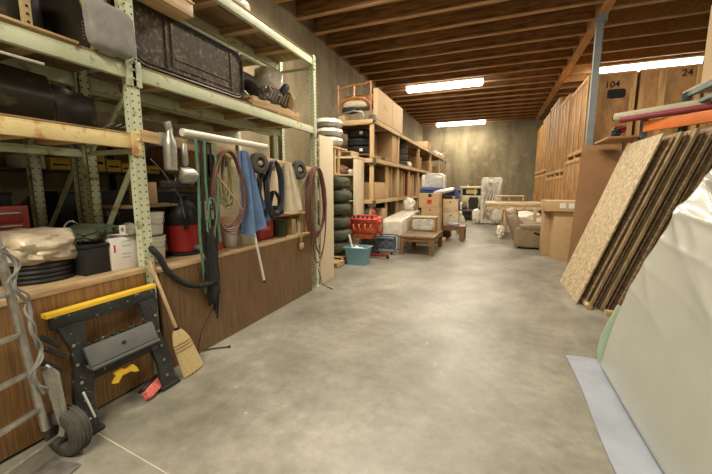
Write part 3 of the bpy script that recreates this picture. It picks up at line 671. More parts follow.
MB().lathe([(.088, 0), (.09, .008), (.02, .006)], (-2.62, 3.83, BZ+.22), (0, 0, 1), 22).build('lid', 'alu', t)
one('wood_block', MB().mm((-2.68, 4.0, BZ), (-2.52, 4.10, BZ+.21), .005), 'pine', 'upright block of pale wood on the bench near the far post', 'block')
sh = thing('bench_shelf', 'small wooden shelf at the far end of the bench', 'shelf', (-2.7, 4.0, BZ))
MB().mm((-3.0, 3.66, 1.14), (-2.5, 4.38, 1.16), .002).build('board', 'pine_y', sh)
MB().mm((-3.0, 4.34, BZ), (-2.5, 4.36, 1.139), .002).build('side', 'pine', sh)
MB().mm((-2.98, 4.12, BZ), (-2.62, 4.14, 1.139), .002).build('divider', 'pine', sh)
one('black_pouch', MB().pillow((-2.6, 3.62, 1.21), (.2, .4, .12), p=3, rough=.3, seed=31), 'black', 'black crumpled pouch on the small bench shelf', 'pouch')
one('foam_sheet', MB().mm((-3.04, 3.2, 1.16), (-3.0, 4.40, 1.75), .004), 'cream', 'cream sheet leaning behind the hanging wheels', 'board')
one('spray_can', MB().lathe([(.03, 0), (.032, .005), (.032, .14), (.015, .16), (.012, .19)], (-2.58, 4.24, BZ), (0, 0, 1), 14), 'white', 'slim white can by the yellow cord', 'can')
# ================================================================ BOARD WITH HANGING THINGS
hb = one('hanging_rail', MB().bar((-2.46, 1.865, 1.885), (-2.46, 4.52, 1.745), .035, .085, .003), 'pine_y', 'long orange-brown wooden board spanning the posts that the hoses hang from', 'board')
def rz(y): return 1.885-(y-1.865)*.0527   # height of the board at y
one('metal_clamp', MB().mm((-2.482, 2.0, rz(2.0)-.052), (-2.438, 2.13, rz(2.0)+.052), .004), 'alu', 'grey metal sleeve around the left end of the hanging board', 'clamp')
one('long_tube', MB().tube([(-2.42, 2.20, 1.955), (-2.42, 3.34, 1.957)], .032, 14), 'white', 'long white tube lying along the top of the hanging board', 'pipe')
t = thing('outboard_drill', 'large grey hand drill hanging beside the rack post', 'power tool', (-2.45, 2.08, 1.56))
MB().lathe([(.03, 0), (.048, .01), (.05, .20), (.045, .24), (.03, .27), (.02, .33)], (-2.40, 2.05, 1.63), (0, .03, 1), 16).build('barrel', 'chrome', t)
MB().box((-2.40, 2.055, 1.97), (.03, .05, .09), (.3, 0, 0), .008).build('hook', 'chrome', t)
MB().lathe([(.04, 0), (.07, .02), (.07, .12), (.05, .16)], (-2.41, 2.11, 1.60), (.2, 1, 0), 16).build('gear_housing', 'chrome', t)
MB().lathe([(.02, 0), (.028, .02), (.026, .14), (.016, .18)], (-2.41, 2.20, 1.68), (0, 0, 1), 12).build('handle', 'alu', t)
MB().mm((-2.46, 1.98, 1.50), (-2.38, 2.27, 1.56), .02).build('bracket', 'black', t)
one('bent_wire', MB().tube([(-2.43, 1.9, 1.72), (-2.4, 1.98, 1.62), (-2.4, 2.12, 1.42), (-2.42, 2.17, 1.25)], .004, 6).tube([(-2.42, 1.98, 1.55), (-2.40, 2.05, 1.48), (-2.40, 2.1, 1.6)], .005, 5), 'greasy', 'bent dark wire hanging beside the rack post', 'wire')
def drop(y, zt, zb, w=.022, sw=.01, x=-2.41, seed=0, th=.004):
    # narrow strap looped over the board, hanging down
    P = []
    N = 24
    for i in range(N+1):
        u = i/N; z = zt+(zb-zt)*u
        P.append((x+.01*math.sin(3*u+seed), y+sw*math.sin(2.2*u*PI+seed)*u*2, z))
    return P
def strap_mb(mb, y, zb, w, seed, x=-2.41):
    P = drop(y, rz(y)+.045, zb, seed=seed, x=x)
    for s in range(len(P)-1):
        a, b = Vector(P[s]), Vector(P[s+1]); mb.bar(a, b+(b-a)*.05, w, .004, up=(1, 0, 0))
    mb.mm((-2.482, y-w/2, rz(y)+.044), (x+.002, y+w/2, rz(y)+.048))
    return mb
specs = [(2.30, .55, .028, 1, 'strap_green'), (2.345, .42, .03, 2, 'black'), (2.39, .95, .026, 3, 'strap_green'), (2.43, .36, .034, 4, 'black'), (2.475, .5, .03, 5, 'black'), (2.515, 1.0, .026, 6, 'strap_green')]
nm = ['leftmost green strap hanging from the board', 'long black strap right of the leftmost green strap', 'short green strap between two black straps', 'longest black strap reaching far below the bench edge',
      'black strap beside the rightmost green one', 'rightmost green strap of the hanging bunch']
for (y, zb, w, sd, m), lb in zip(specs, nm):
    one('hanging_strap', strap_mb(MB(), y, zb, w, sd, -2.40+.008*sd % .03), m, lb, 'strap', 'straps hanging from the board', smooth=False)
mb = MB()
for i, (y, zb) in enumerate(((2.36, .50), (2.40, .33), (2.43, .28), (2.46, .45), (2.33, .62))):
    mb.tube([(-2.385+.01*math.sin(i), y+.02*math.sin(k*.9+i), 1.05-(1.05-zb)*k/9) for k in range(10)], .009, 6)
mb.pillow((-2.385, 2.40, .78), (.06, .10, .7), p=3, rough=.2, seed=4)
one('cord_bundle', mb, 'black', 'bundle of black cords dangling in front of the bench panel', 'cord')
one('green_loop', MB().tube([(-2.37+.01*math.sin(a), 2.42+.055*math.cos(a)+.01*math.sin(3*a), 1.22+.19*math.sin(a)) for a in [k*2*PI/24 for k in range(24)]], .008, 6, True), 'strap_green', 'green cord looped over the black straps', 'cord')
one('loose_wire', MB().tube([(-2.39, 2.45, .45), (-2.40, 2.35, .33), (-2.41, 2.25, .2), (-2.42, 2.2, .02)], .004, 5), 'black', 'thin black wire trailing down the bench panel to the floor', 'wire')
# corrugated vacuum hose drooping from the left
P = [(-2.50, 1.86, 1.06), (-2.41, 1.885, .98), (-2.39, 1.93, .86), (-2.375, 2.0, .77), (-2.37, 2.09, .70), (-2.37, 2.2, .655), (-2.37, 2.33, .635), (-2.37, 2.42, .64)]
sp = spline(P, 12)
one('vacuum_hose', MB().tube(sp, .024, 10, rr=[.026 if i % 2 else .022 for i in range(len(sp))]), 'rubber', 'thick black corrugated hose drooping across the bench panel', 'hose')
def coil(mb, y, zc, ry, rzz, n, r, seed, x=-2.40, spread=.02, top=None):
    rnd = random.Random(seed)
    for i in range(n):
        dy, dz, sy, sz = rnd.uniform(-1, 1)*spread, rnd.uniform(-1, 1)*spread, 1+rnd.uniform(-.06, .06), 1+rnd.uniform(-.08, .05)
        xx = x+rnd.uniform(0, .04)
        P = []
        for k in range(36):
            a = k*2*PI/36
            cy = ry*sy*math.cos(a)*(1-.12*math.sin(a)); cz = rzz*sz*math.sin(a)
            P.append((xx+.012*math.sin(2*a+i), y+dy*(1-math.sin(a))/2+cy, (zc+rzz) - rzz*sz + cz))
        mb.tube(P, r, 7, True)
    return mb
one('hose_coil', coil(MB(), 2.68, 1.47, .20, .38, 6, .010, 3, -2.41), 'hose_brown', 'oxblood hose coil hanging left of the blue cloth', 'hose')
one('rope_hank', coil(MB(), 2.66, 1.57, .10, .25, 7, .007, 5, -2.45, .04), 'olive', 'olive rope hank hanging inside the oxblood hose coil', 'rope')
one('rope_hank', coil(MB(), 2.72, 1.55, .06, .24, 5, .006, 6, -2.46, .04), 'tan_rope', 'tan rope hank hanging inside the oxblood hose coil', 'rope')
one('wood_stick', MB().bar((-2.38, 2.52, 1.62), (-2.38, 2.85, 1.28), .014, .014), 'tan_rope', 'thin stick slanting across the oxblood hose coil', 'stick')
def cloth(u, v):
    y = 2.95+(u-.5)*(.14+.42*v**.8)+.15*v; z = rz(2.95)+.05-.90*v*(1-.25*abs(u-.35))
    return (-2.415+.05*math.sin(u*17+v*2)*(.25+.5*v)+.012*math.sin(u*9+3), y, z)
one('blue_cloth', MB().grid(cloth, 40, 24, .005), 'denim', 'blue cloth hanging in folds from the board', 'cloth')
t = thing('paint_pole', 'white pole with dark tip hanging below the blue cloth', 'pole', (-2.39, 3.1, .43))
MB().tube([(-2.39, 3.03, 1.02), (-2.39, 3.17, .46)], .013, 8).build('shaft', 'white', t); MB().tube([(-2.39, 3.17, .46), (-2.39, 3.178, .43)], .012, 8).build('tip', 'black', t)
def wheel(label, x, y, z, r, ax=(1, 0, 0)):
    t = thing('cart_tire', label, 'wheel', (x, y, z-r), 0, 'small rubber wheels hanging from the board')
    MB().tyre((x, y, z), r, .075, ax, 24, r*.5).build('tyre', 'rubber_grey', t)
    MB().lathe([(r*.5, -.02), (r*.3, .012), (r*.2, .03), (.012, .03)], (x, y, z), ax, 18).build('rim', 'alu', t)
wheel('small rubber wheel hanging right of the blue cloth', -2.395, 3.17, rz(3.17)-.05, .115, (1, -.15, .1))
wheel('small rubber wheel hanging beside the cream bag near the far post', -2.395, 4.0, rz(4.0)-.04, .125, (1, -.15, .1))
one('cable_coil', coil(MB(), 3.44, 1.50, .145, .31, 8, .011, 8, -2.41), 'hose_navy', 'dark navy cable coil hanging between the two small wheels', 'cable')
one('cable_coil', coil(MB(), 3.25, 1.42, .07, .26, 5, .009, 9, -2.44), 'black', 'thin black cable coil hanging under the left small wheel', 'cable')
one('cable_coil', coil(MB(), 3.46, 1.30, .09, .16, 4, .010, 12, -2.43), 'black', 'short black cable coil below the dark navy coil', 'cable')
def bag(u, v):
    w = .10+.30*v**.7; y = 3.80+(u-.5)*w+.05*v-.02*(1-v); z = rz(3.75)+.02-.60*v
    return (-2.43+.07*math.sin(PI*u)*v+.012*math.sin(u*14), y, z)
one('canvas_bag', MB().grid(bag, 20, 14, .03), 'canvas', 'cream canvas bag hanging between coiled cable and far wheel', 'bag')
t = thing('tool_lanyard', 'yellow tag on a tan cord hanging near the far post', 'cord', (-2.40, 3.98, .7))
MB().tube([(-2.41, 4.02, 1.72), (-2.40, 4.0, 1.2), (-2.395, 4.01, .76)], .006, 6).tube([(-2.41, 4.08, 1.72), (-2.40, 4.06, 1.2), (-2.395, 4.03, .78)], .006, 6).build('cord', 'tan_rope', t)
MB().pillow((-2.395, 4.02, .72), (.03, .10, .09), p=3, rough=.2, seed=3).build('tag', 'tan_rope', t)
one('hose_coil', coil(MB(), 4.43, 1.31, .26, .49, 5, .014, 14, -2.395, .03), 'hose_brown', 'large oxblood hose coil hanging over the far rack post', 'hose')
one('hose_coil', coil(MB(), 4.40, 1.12, .20, .66, 2, .010, 15, -2.36, .03), 'hose_brown', 'long thin oxblood hose loop hanging lowest over the far rack post', 'hose')
one('floor_cable', MB().tube([(-2.40, 4.50, .3), (-2.35, 4.52, .06), (-2.28, 4.56, .008), (-2.16, 4.5, .008)], .006, 6), 'black', 'short dark cord end at the foot of the far rack post', 'cord')

# ================================================================ FLOOR LEFT: sawhorse, broom, brush, hand truck
t = thing('folding_sawhorse', 'folded black plastic sawhorse with yellow top leaning on the bench panel', 'sawhorse', (-2.34, 1.5, 0))
def SX(z): return -2.25-.13*z/.8        # leaning against the panel
def pl(pts, th=.035, dx=0): return [(SX(z)+dx, y, z) for y, z in pts]
MB().bar((SX(.765)+.0, 1.10, .765), (SX(.765), 1.80, .765), .055, .03, .006).build('top_rail', 'yellow', t)
MB().bar((SX(.71), 1.12, .71), (SX(.71), 1.785, .71), .045, .075, .008).build('beam', 'darkgrey', t)
mb = MB()
for s in (1, -1):
    c = 1.465
    def Y(q): return c+s*q*.95
    mb.prism(pl([(Y(.34), .68), (Y(.19), .68), (Y(.215), .50), (Y(.20), .36), (Y(.235), .20), (Y(.235), .0), (Y(.36), .0), (Y(.345), .20), (Y(.30), .45), (Y(.30), .55)][::s]), (.035, 0, 0))
    ob = mb.build('leg', 'darkgrey', t)
    mb = MB(); mb.mm((-2.27, Y(.215) if s > 0 else Y(.38), .0), (-2.20, Y(.38) if s > 0 else Y(.215), .03), .008); mb.build('foot', 'darkgrey', ob)
    mb = MB()
    for z in (.1, .22, .33, .44, .56): mb.lathe([(.010, 0), (.010, .006), (.005, .008)], (SX(z)+.036, Y(.285), z), (1, 0, 0), 8)
    mb.build('bolt', 'alu', ob)
    mb = MB()
MB().bar((SX(.36)+.02, 1.22, .36), (SX(.36)+.02, 1.71, .36), .03, .10, .008).build('cross_brace', 'darkgrey', t)
tr = MB().box((SX(.46)+.06, 1.465, .47), (.02, .46, .13), (0, R(-25), 0), .006).build('tray', 'grey', t)
MB().box((SX(.40)+.055, 1.465, .405), (.10, .46, .015), (0, R(5), 0), .004).build('tray_lip', 'grey', t)
for k in range(8):
    MB().box((SX(.53)+.03, 1.27+.055*k, .535), (.03, .03, .018), (0, 0, 0), .004).build('tray_hook', 'darkgrey', t)
MB().lathe([(.012, 0), (.012, .01)], (SX(.47)+.068, 1.46, .475), (1, 0, .4), 10).build('keyhole', 'black', t)
mb = MB(); mb.prism([(SX(.28)+.03, y, z) for y, z in ((1.37, .30), (1.43, .305), (1.45, .285), (1.50, .30), (1.52, .275), (1.535, .235), (1.50, .245), (1.48, .262), (1.42, .262), (1.39, .225), (1.36, .235), (1.385, .27))], (.025, 0, 0)); mb.build('clamp', 'yellow', t)
MB().box((SX(.14)+.045, 1.20, .19), (.01, .012, .20), (R(14), 0, 0), .003).build('white_strip', 'label_white', t)
mb = MB()
for y, z in ((1.10, .55), (1.075, .48), (1.09, .62)): mb.bar((SX(z)+.05, y-.05, z+.06), (SX(z)+.05, y+.04, z-.03), .02, .03, .004)
mb.build('folded_strut', 'darkgrey', t)

t = thing('broom', 'straw broom standing on its bristles against the bench panel', 'broom', (-2.2, 1.95, 0))
MB().tube([(-2.415, 1.81, .95), (-2.30, 1.91, .37)], .013, 10).build('handle', 'pine', t)
MB().lathe([(.018, 0), (.02, .02), (.028, .05)], (-2.303, 1.908, .40), (.115, .1, -.58), 12).build('ferrule', 'black', t)
def bx(u, v):   # flat flaring bristle head
    w = (.030+.050*min(1, v*3.5)**.6+.035*v); a = u*2*PI
    th = .028*(1-.25*v)
    c = Vector((-2.295+.07*v, 1.905+.075*v, .38-.375*v))
    q = math.copysign(abs(math.cos(a))**.8, math.cos(a))
    jag = .008*math.sin(a*23) if v > .98 else 0
    return c + Vector((-.12, .99, .0))*w*q + Vector((.95, .1, .3))*th*math.sin(a)*(1+.06*math.sin(a*9)) + Vector((0, .0, -jag))
MB().grid(bx, 48, 16).build('bristles', 'straw', t)
mb = MB()
for v in (.30, .37, .44):
    mb.tube([Vector(bx(k/24, v))+(Vector(bx(k/24, v))-Vector(bx((k/24+.5) % 1, v))).normalized()*.002 for k in range(24)], .003, 5, True)
mb.build('stitching', 'hose_brown', t)
t = thing('scrub_brush', 'small red-bristled scrub brush lying on the floor under the sawhorse', 'brush', (-2.22, 1.58, 0))
MB().box((-2.285, 1.63, .08), (.05, .22, .025), (R(0), R(-35), R(24)), .008).build('block', 'black', t)
MB().pillow((-2.255, 1.64, .045), (.06, .22, .075), (0, R(-35), R(24)), 5, 8, .06, 2).build('bristles', 'pink', t)
one('floor_cable', MB().tube([(-2.42, 2.27, .012), (-2.38, 2.33, .012), (-2.27, 2.42, .010)], .006, 6).tube([(-2.27, 2.42, .010), (-2.25, 2.435, .012)], .012, 8), 'black', 'short black cable with plug on the floor beside the broom', 'cable')
# hand truck
t = thing('hand_truck', 'worn aluminium hand truck leaning at the left edge of the bench', 'hand truck', (-2.2, .9, 0))
A0, A1 = Vector((-2.20, .965, .20)), Vector((-2.22, .885, 1.28)); dY = Vector((.10, -.36, .0))
for o, nme in ((Vector((0, 0, 0)), 'rail'), (dY, 'rail')):
    MB().tube([A0+o, A0+o+(A1-A0)*.5, A1+o, A1+o+Vector((-.10, -.02, .05))], .020, 10).build(nme, 'alu', t)
MB().bar(A0+Vector((-.06, .02, 0)), A1+Vector((-.03, .01, 0)), .018, .035, .004).build('rail', 'alu', t)
for k in range(5):
    f = .12+.2*k; MB().bar(A0+(A1-A0)*f, A0+(A1-A0)*f+dY, .03, .022, .004).build('cross_bar', 'alu', t)
MB().tube([A0+Vector((.0, .03, .35)), A0+Vector((.03, .06, .30)), A0+Vector((.04, .07, .05)), A0+Vector((.02, .06, -.07))], .018, 8).build('wheel_bracket', 'chrome', t)
MB().bar(A0+Vector((.02, .03, .34)), A0+Vector((.035, .07, .0)), .03, .05, .008).build('wheel_guard', 'chrome', t)
MB().tube([(-2.19, 1.04, .135), (-2.06, .52, .135)], .010, 8).build('axle', 'chrome', t)
MB().bar(A0+dY*1.4+Vector((.10, 0, -.185)), A0+Vector((.10, 0.02, -.185)), .18, .012).build('nose_plate', 'alu', t)
for c in (Vector((-2.185, 1.055, .135)), Vector((-2.06, .50, .135))):
    w = MB().tyre(c, .135, .10, Vector((-.12, 1, 0)).normalized(), 28, .065).build('wheel', 'rubber_grey', t)
    MB().lathe([(.06, -.03), (.05, -.035), (.02, -.05), (.015, -.06)], c, Vector((.12, -1, 0)).normalized(), 16).build('hub', 'chrome', w)
    mb = MB()
    for q in (-.03, -.01, .01, .03): mb.torus(c+Vector((-.12, 1, 0)).normalized()*q, .135, .005, Vector((-.12, 1, 0)).normalized(), 28, 6)
    mb.build('tread_ribs', 'rubber_grey', w)
mb = MB(); cp = spline([(-2.17, .965, .42), (-2.155, .93, .55), (-2.18, .985, .66), (-2.15, .94, .78), (-2.18, .96, .90), (-2.15, .90, 1.02), (-2.18, .93, 1.12), (-2.16, .88, 1.22)], 6)
mb.tube(cp, .009, 7); mb.tube([p+Vector((.01*math.sin(i), .02*math.cos(i*.7), .01)) for i, p in enumerate(cp)], .006, 6)
mb.build('wrapped_cord', 'grey_fabric', t)
# ================================================================ BETWEEN THE RACK AND THE WOODEN SHELVES
one('cardboard_sheet', MB().box((-2.44, 4.885, 1.14), (.02, .46, 2.27), (0, 0, 0), .002), 'cream', 'tall cream board standing upright right behind the far rack post', 'board')
# cream shelf cabinet with open front facing the room entrance
cb = thing('shelf_cabinet', 'tall cream open shelf cabinet between the tall cream board and the wooden shelving', 'cabinet', (-3.4, 7.45, 0))
CX0, CX1, CY0, CY1 = -3.95, -2.86, 7.2, 7.68
MB().mm((CX1-.02, CY0, 0), (CX1, CY1, 2.15), .002).build('side_panel', 'cream', cb)
MB().mm((CX1-.07, CY0-.0, 0), (CX1-.021, CY0+.02, 2.14), .002).build('front_stile', 'cream', cb)
MB().mm((CX0, CY0, 0), (CX0+.02, CY1, 2.15), .002).build('side_panel', 'cream', cb)
MB().mm((CX0-.01, CY0-.01, 2.151), (CX1+.01, CY1, 2.185), .002).build('top', 'cream', cb)
MB().mm((CX0, CY1, 0), (CX1, CY1+.02, 2.15), .002).build('back_panel', 'card', cb)
for z in (1.20, 1.78): MB().mm((CX0+.021, CY0+.03, z), (CX1-.021, CY1-.01, z+.02), .002).build('shelf', 'cream', cb)
one('duffel_bag', MB().pillow((-3.32, 7.42, 1.93), (.44, .3, .25), p=3, rough=.12, seed=41), 'brown_wood', 'brownish bag on the top shelf of the cream cabinet', 'bag')
one('white_bundle', MB().pillow((-3.03, 7.40, 1.865), (.16, .22, .12), p=3, rough=.25, seed=42), 'white', 'small white bundle beside the brownish bag in the cream cabinet', 'bundle')
one('cream_box', MB().mm((-3.6, 7.3, 1.221), (-3.2, 7.6, 1.55), .02), 'canvas', 'cream box on the second shelf of the cream cabinet', 'box')
one('hand_tool', MB().lathe([(.03, 0), (.03, .15), (.05, .16), (.05, .22)], (-3.03, 7.36, 1.222), (0, 0, 1), 10), 'black', 'black bottle on the lower shelf of the cream cabinet', 'bottle')
for i in range(6):
    z = .16+i*.262
    one('sofa_cushion', MB().pillow((-3.02+.02*math.sin(i*2.1), 6.42, z+.13), (.64, .50, .262), (0, R(-3+2*(i % 3)), 0), 3.2, 8, .05, 50+i), 'green_couch',
        ['bottom dark olive sofa cushion of the stack beside the cream board', 'second dark olive sofa cushion from the bottom of the stack', 'third dark olive sofa cushion from the bottom', 'fourth dark olive sofa cushion from the bottom', 'fifth dark olive sofa cushion, one below the top', 'topmost dark olive sofa cushion of the stack'][i], 'cushion', 'stacked dark olive sofa cushions')
pallet('pallet', 'flat wooden pallet on the floor under the stacked olive cushions', -3.5, -2.72, 6.1, 6.72, .0, .14)
for i in range(3):
    one('wrapped_roll', MB().torus((-3.02, 6.15, 2.375+.165*i), .19, .10, (0, 0, 1), 22, 10, .85).pillow((-3.02, 6.15, 2.375+.165*i), (.40, .40, .15), p=4, rough=.05, seed=i), 'wrap_dark',
        ['lowest silver plastic-wrapped roll beside the rack post', 'middle silver plastic-wrapped roll of three', 'topmost silver plastic-wrapped roll of three'][i], 'roll', 'plastic-wrapped rolls stacked beside the rack')
tw = thing('wooden_crate', 'wooden stand behind the cream board carrying the wrapped rolls', 'crate', (-3.02, 6.15, 1.9))
MB().mm((-3.3, 5.85, 2.22), (-2.75, 6.45, 2.255), .002).build('top', 'pine_x', tw)
for x in (-3.28, -2.80):
    for y in (5.88, 6.06): MB().mm((x, y, 1.78), (x+.04, y+.04, 2.219)).build('leg', 'pine', tw)
MB().mm((-3.3, 5.85, 1.74), (-2.75, 6.12, 1.779)).build('base', 'pine_x', tw)
pallet('pallet', 'small wooden pallet on top of the cream cabinet', -3.55, -2.96, 7.2, 7.62, 2.187, .12, 4, 'pine_x')
# ---- long wooden shelving
ws = thing('wooden_shelving', 'long three-level wooden shelving running along the left wall to the back', 'shelving', (-3.3, 7.8, 0))
SXF, SXB = -2.66, -3.86
PYS = [7.80, 10.08, 13.0, 15.6, 18.2, 20.8]
def sx(y): return SXF + .0*y
for i, y in enumerate(PYS):
    for x in (SXF, SXB): MB().mm((x-.09, y-.036, 0), (x, y+.036, 3.14), .003).build('post', 'pine', ws)
for i in range(len(PYS)-1):
    y0, y1 = PYS[i], PYS[i+1]; ym = (y0+y1)/2
    for z in (.35, 1.22, 2.18, 3.06):
        MB().mm((SXF+.0005, y0-.03, z-.09), (SXF+.038, y1+.03, z), .003).build('rail', 'pine_y', ws)
        MB().mm((SXB-.045, y0+.05, z-.09), (SXB-.005, y1-.05, z), .003).build('rail', 'pine_y', ws)
        MB().mm((SXB-.09, y0-.02, z+.001), (SXF+.035, y1-.022, z+.018)).build('shelf_board', 'shelf_ply', ws)
    for z in (1.22, 2.18, 3.06):
        for k in (0, .5): MB().mm((SXB, y0+.07+k*(y1-y0), z-.085), (SXF-.002, y0+.11+k*(y1-y0), z-.001)).build('joist', 'pine_x', ws)
    for (za, zb) in ((.37, 1.13), (1.24, 2.09)):
        MB().mm((SXF-.06, ym-.02, za), (SXF-.005, ym+.02, zb)).build('stud', 'pine', ws)
for z in (.35, 1.22, 2.18, 3.06): MB().mm((SXB, 7.715, z-.09), (SXF, 7.754, z), .003).build('end_rail', 'pine_x', ws)
for z in (1.15, 2.14, 3.1):
    MB().mm((SXF-.11, 7.72, z-.10), (SXF+.045, 7.87, z+.06), .01).build('bracket', 'greasy', ws)
# on top
ch = thing('antique_settee', 'antique wooden settee frame with pale seat lying on top of the wooden shelving', 'chair', (-3.2, 8.05, 3.08))
for x in (-3.58, -2.76): MB().tube([(x, 7.86, 3.08), (x, 7.86, 3.9)], .022, 8).build('leg', 'antique', ch)
MB().tube([(-3.6, 7.86, 3.80), (-3.4, 7.86, 3.845), (-3.17, 7.86, 3.88), (-2.95, 7.86, 3.87), (-2.74, 7.86, 3.92)], .022, 8).build('rail', 'antique', ch)
MB().tube([(-3.58, 7.86, 3.42), (-3.45, 7.84, 3.55), (-3.17, 7.83, 3.60), (-2.9, 7.84, 3.55), (-2.76, 7.86, 3.42)], .028, 8).build('curved_rail', 'antique', ch)
MB().pillow((-3.17, 8.1, 3.46), (.76, .5, .22), p=3, rough=.03, seed=2).build('seat', 'canvas', ch)
MB().pillow((-3.3, 7.92, 3.32), (.40, .2, .14), p=3, rough=.1, seed=4).build('webbing', 'black', ch)
MB().tube([(-3.17, 7.84, 3.60), (-3.17, 7.85, 3.72), (-3.17, 7.86, 3.86)], .025, 8).build('splat', 'antique', ch)
MB().mm((-3.6, 8.2, 3.55), (-2.74, 8.24, 3.74), .01).build('back_rail', 'antique', ch)
one('wood_block', MB().mm((-3.56, 7.80, 3.08), (-3.40, 8.0, 3.2), .005), 'pine_x', 'short pale wood block under the settee frame on the wooden shelving', 'block')
one('bent_tube', MB().tube([(-4.0, 7.6, 3.10), (-3.8, 7.55, 3.12), (-3.1, 7.62, 3.24), (-2.9, 7.66, 3.22), (-2.86, 7.68, 3.10)], .018, 8), 'chrome', 'bent chrome tube lying at the end of the wooden shelving top', 'tube')
t = thing('cardboard_box', 'long flat cardboard box standing on the top edge of the wooden shelving', 'box', (-2.7, 9.2, 3.08))
MB().mm((-2.72, 7.93, 3.079), (-2.62, 10.3, 3.78), .003).build('body', 'card_light', t)
MB().mm((-2.6195, 9.18, 3.08), (-2.618, 9.2, 3.78)).build('seam', 'card_dark', t)
for k in range(3): MB().mm((-2.6195, 8.4, 3.42+.04*k), (-2.618, 8.8-.08*k, 3.432+.04*k)).build('printed_line', 'card_dark', t)
one('cardboard_box', MB().mm((-3.2, 14.6, 3.079), (-2.66, 15.5, 3.40), .005), 'card', 'cardboard box far along on top of the wooden shelving', 'box')
one('white_bundle', MB().pillow((-2.95, 18.0, 3.20), (.5, 1.1, .24), p=3, rough=.3, seed=61), 'wrap', 'white crumpled bundle near the far end of the shelving top', 'bundle')
one('white_bundle', MB().pillow((-2.95, 19.8, 3.22), (.5, 1.0, .28), p=3, rough=.3, seed=62), 'wrap', 'larger white bundle at the very end of the shelving top', 'bundle')
# second level: tires, cartons
for i in range(3):
    tt = thing('tire', ['lowest of three black tires at the near end of the wooden shelving', 'middle of three black tires at the near end of the wooden shelving', 'topmost of three black tires at the near end of the wooden shelving'][i], 'tire', (-3.2, 8.35, 2.32+.2*i), 0, 'tires stacked at the near end of the shelving')
    MB().tyre((-3.2, 8.35, 2.415+.2*i), .33, .19).build('tread', 'rubber', tt)
    if i != 1: MB().mm((-3.1, 8.015, 2.38+.2*i), (-3.02, 8.022, 2.45+.2*i)).build('paper_tag', 'label_white', tt)
pallet('pallet', 'dark low pallet under the tires on the wooden shelving', -3.6, -2.78, 7.95, 8.75, 2.2, .11, 4, 'card_dark')
pallet('pallet', 'small dark pallet near the front of the wooden shelving, second bay', -3.1, -2.68, 8.85, 9.45, 2.2, .10, 4, 'card_dark')
one('cardboard_box', MB().mm((-3.75, 8.9, 2.2), (-3.12, 9.8, 2.98), .005), 'card_dark', 'large brown carton deep in the first bay of the upper shelf', 'box')
one('cardboard_box', MB().mm((-3.11, 9.5, 2.2), (-2.70, 10.0, 3.02), .005), 'card', 'tall tan carton beside the second shelving post, upper shelf', 'box')
for i in range(4):
    tt = thing('tire', ['lowest tire of the four-high stack in the second shelving bay', 'second tire of the four-high stack in the second shelving bay', 'third tire of the four-high stack in the second shelving bay', 'topmost tire of the four-high stack in the second shelving bay'][i], 'tire', (-3.0, 11.4, 2.2+.19*i), 0, 'tires in the second shelving bay')
    MB().tyre((-3.02, 11.4, 2.29+.19*i), .30, .185).build('tread', 'rubber_grey', tt)
one('white_bundle', MB().pillow((-2.9, 12.1, 2.30), (.3, .5, .2), p=3, rough=.25, seed=63), 'wrap', 'white bundle beside the four-high tire stack', 'bundle')
kk = 0
def carton(x0, y0, z0, w, d, h, m, lab):
    t = thing('cardboard_box', lab, 'box', (x0+w/2, y0+d/2, z0))
    MB().mm((x0, y0, z0), (x0+w, y0+d, z0+h), .004).build('body', m, t)
    MB().mm((x0+w*.5-.025, y0-.0008, z0+h*.45), (x0+w*.5+.025, y0+d+.0008, z0+h+.0008)).build('tape', 'tape', t)
    return t
carton(-3.3, 13.3, 2.2, .5, .9, .5, 'card_dark', 'dark carton in the third bay of the upper wooden shelf')
carton(-3.3, 15.9, 2.2, .5, .9, .45, 'card', 'carton in the fourth bay of the upper wooden shelf')
carton(-3.4, 18.6, 2.2, .6, 1.0, .4, 'card_dark', 'dark carton in the last bay of the upper wooden shelf')
# third level: flat sheets and cartons
carton(-3.0, 8.05, 1.24, .30, .85, .40, 'card', 'low open tan carton in the first lower bay of the wooden shelving')
for i, (y, m, h) in enumerate(((9.15, 'brown_wood', .75), (9.32, 'card', .80), (9.50, 'card_dark', .72), (9.70, 'card', .82), (10.2, 'card_light', .8), (10.45, 'card', .78), (10.95, 'card', .8), (11.2, 'card_dark', .76), (11.6, 'red_dark', .7), (11.85, 'rust_red', .55), (12.2, 'card_light', .7), (12.55, 'card', .74), (13.3, 'card', .8), (13.8, 'card_light', .7), (14.6, 'card_dark', .7), (15.9, 'card', .8), (16.8, 'card_light', .7))):
    lb = ['brown panel', 'tan carton', 'dark carton', 'tallest tan carton', 'pale carton', 'mid-tan carton', 'tan carton', 'dark brown carton', 'dark red carton', 'rusty red carton', 'pale carton', 'tan carton', 'broad tan carton', 'pale carton', 'dark carton', 'tan carton', 'pale carton'][i]
    ps = ['first in the row on the lower wooden shelf', 'second in the row on the lower wooden shelf', 'third in the row on the lower wooden shelf', 'just before the second shelving post, lower shelf', 'just past the second shelving post, lower shelf', 'next past the pale one after the second post', 'before the mid stud of the second shelving bay', 'after the mid stud of the second shelving bay', 'standing in the second bay of the lower shelf', 'lowest in the second bay of the lower shelf', 'right of the red ones on the lower shelf', 'before the third shelving post, lower shelf', 'after the third shelving post, lower shelf', 'second after the third shelving post, lower shelf', 'before the fourth shelving post, lower shelf', 'after the fourth shelving post, lower shelf', 'second after the fourth shelving post, lower shelf'][i]
    one('carton', MB().mm((-3.5, y, 1.239), (-2.78, y+.13+.05*(i % 3), 1.239+h), .004), m, lb+' '+ps, 'box', 'upright cartons on the lower wooden shelf')
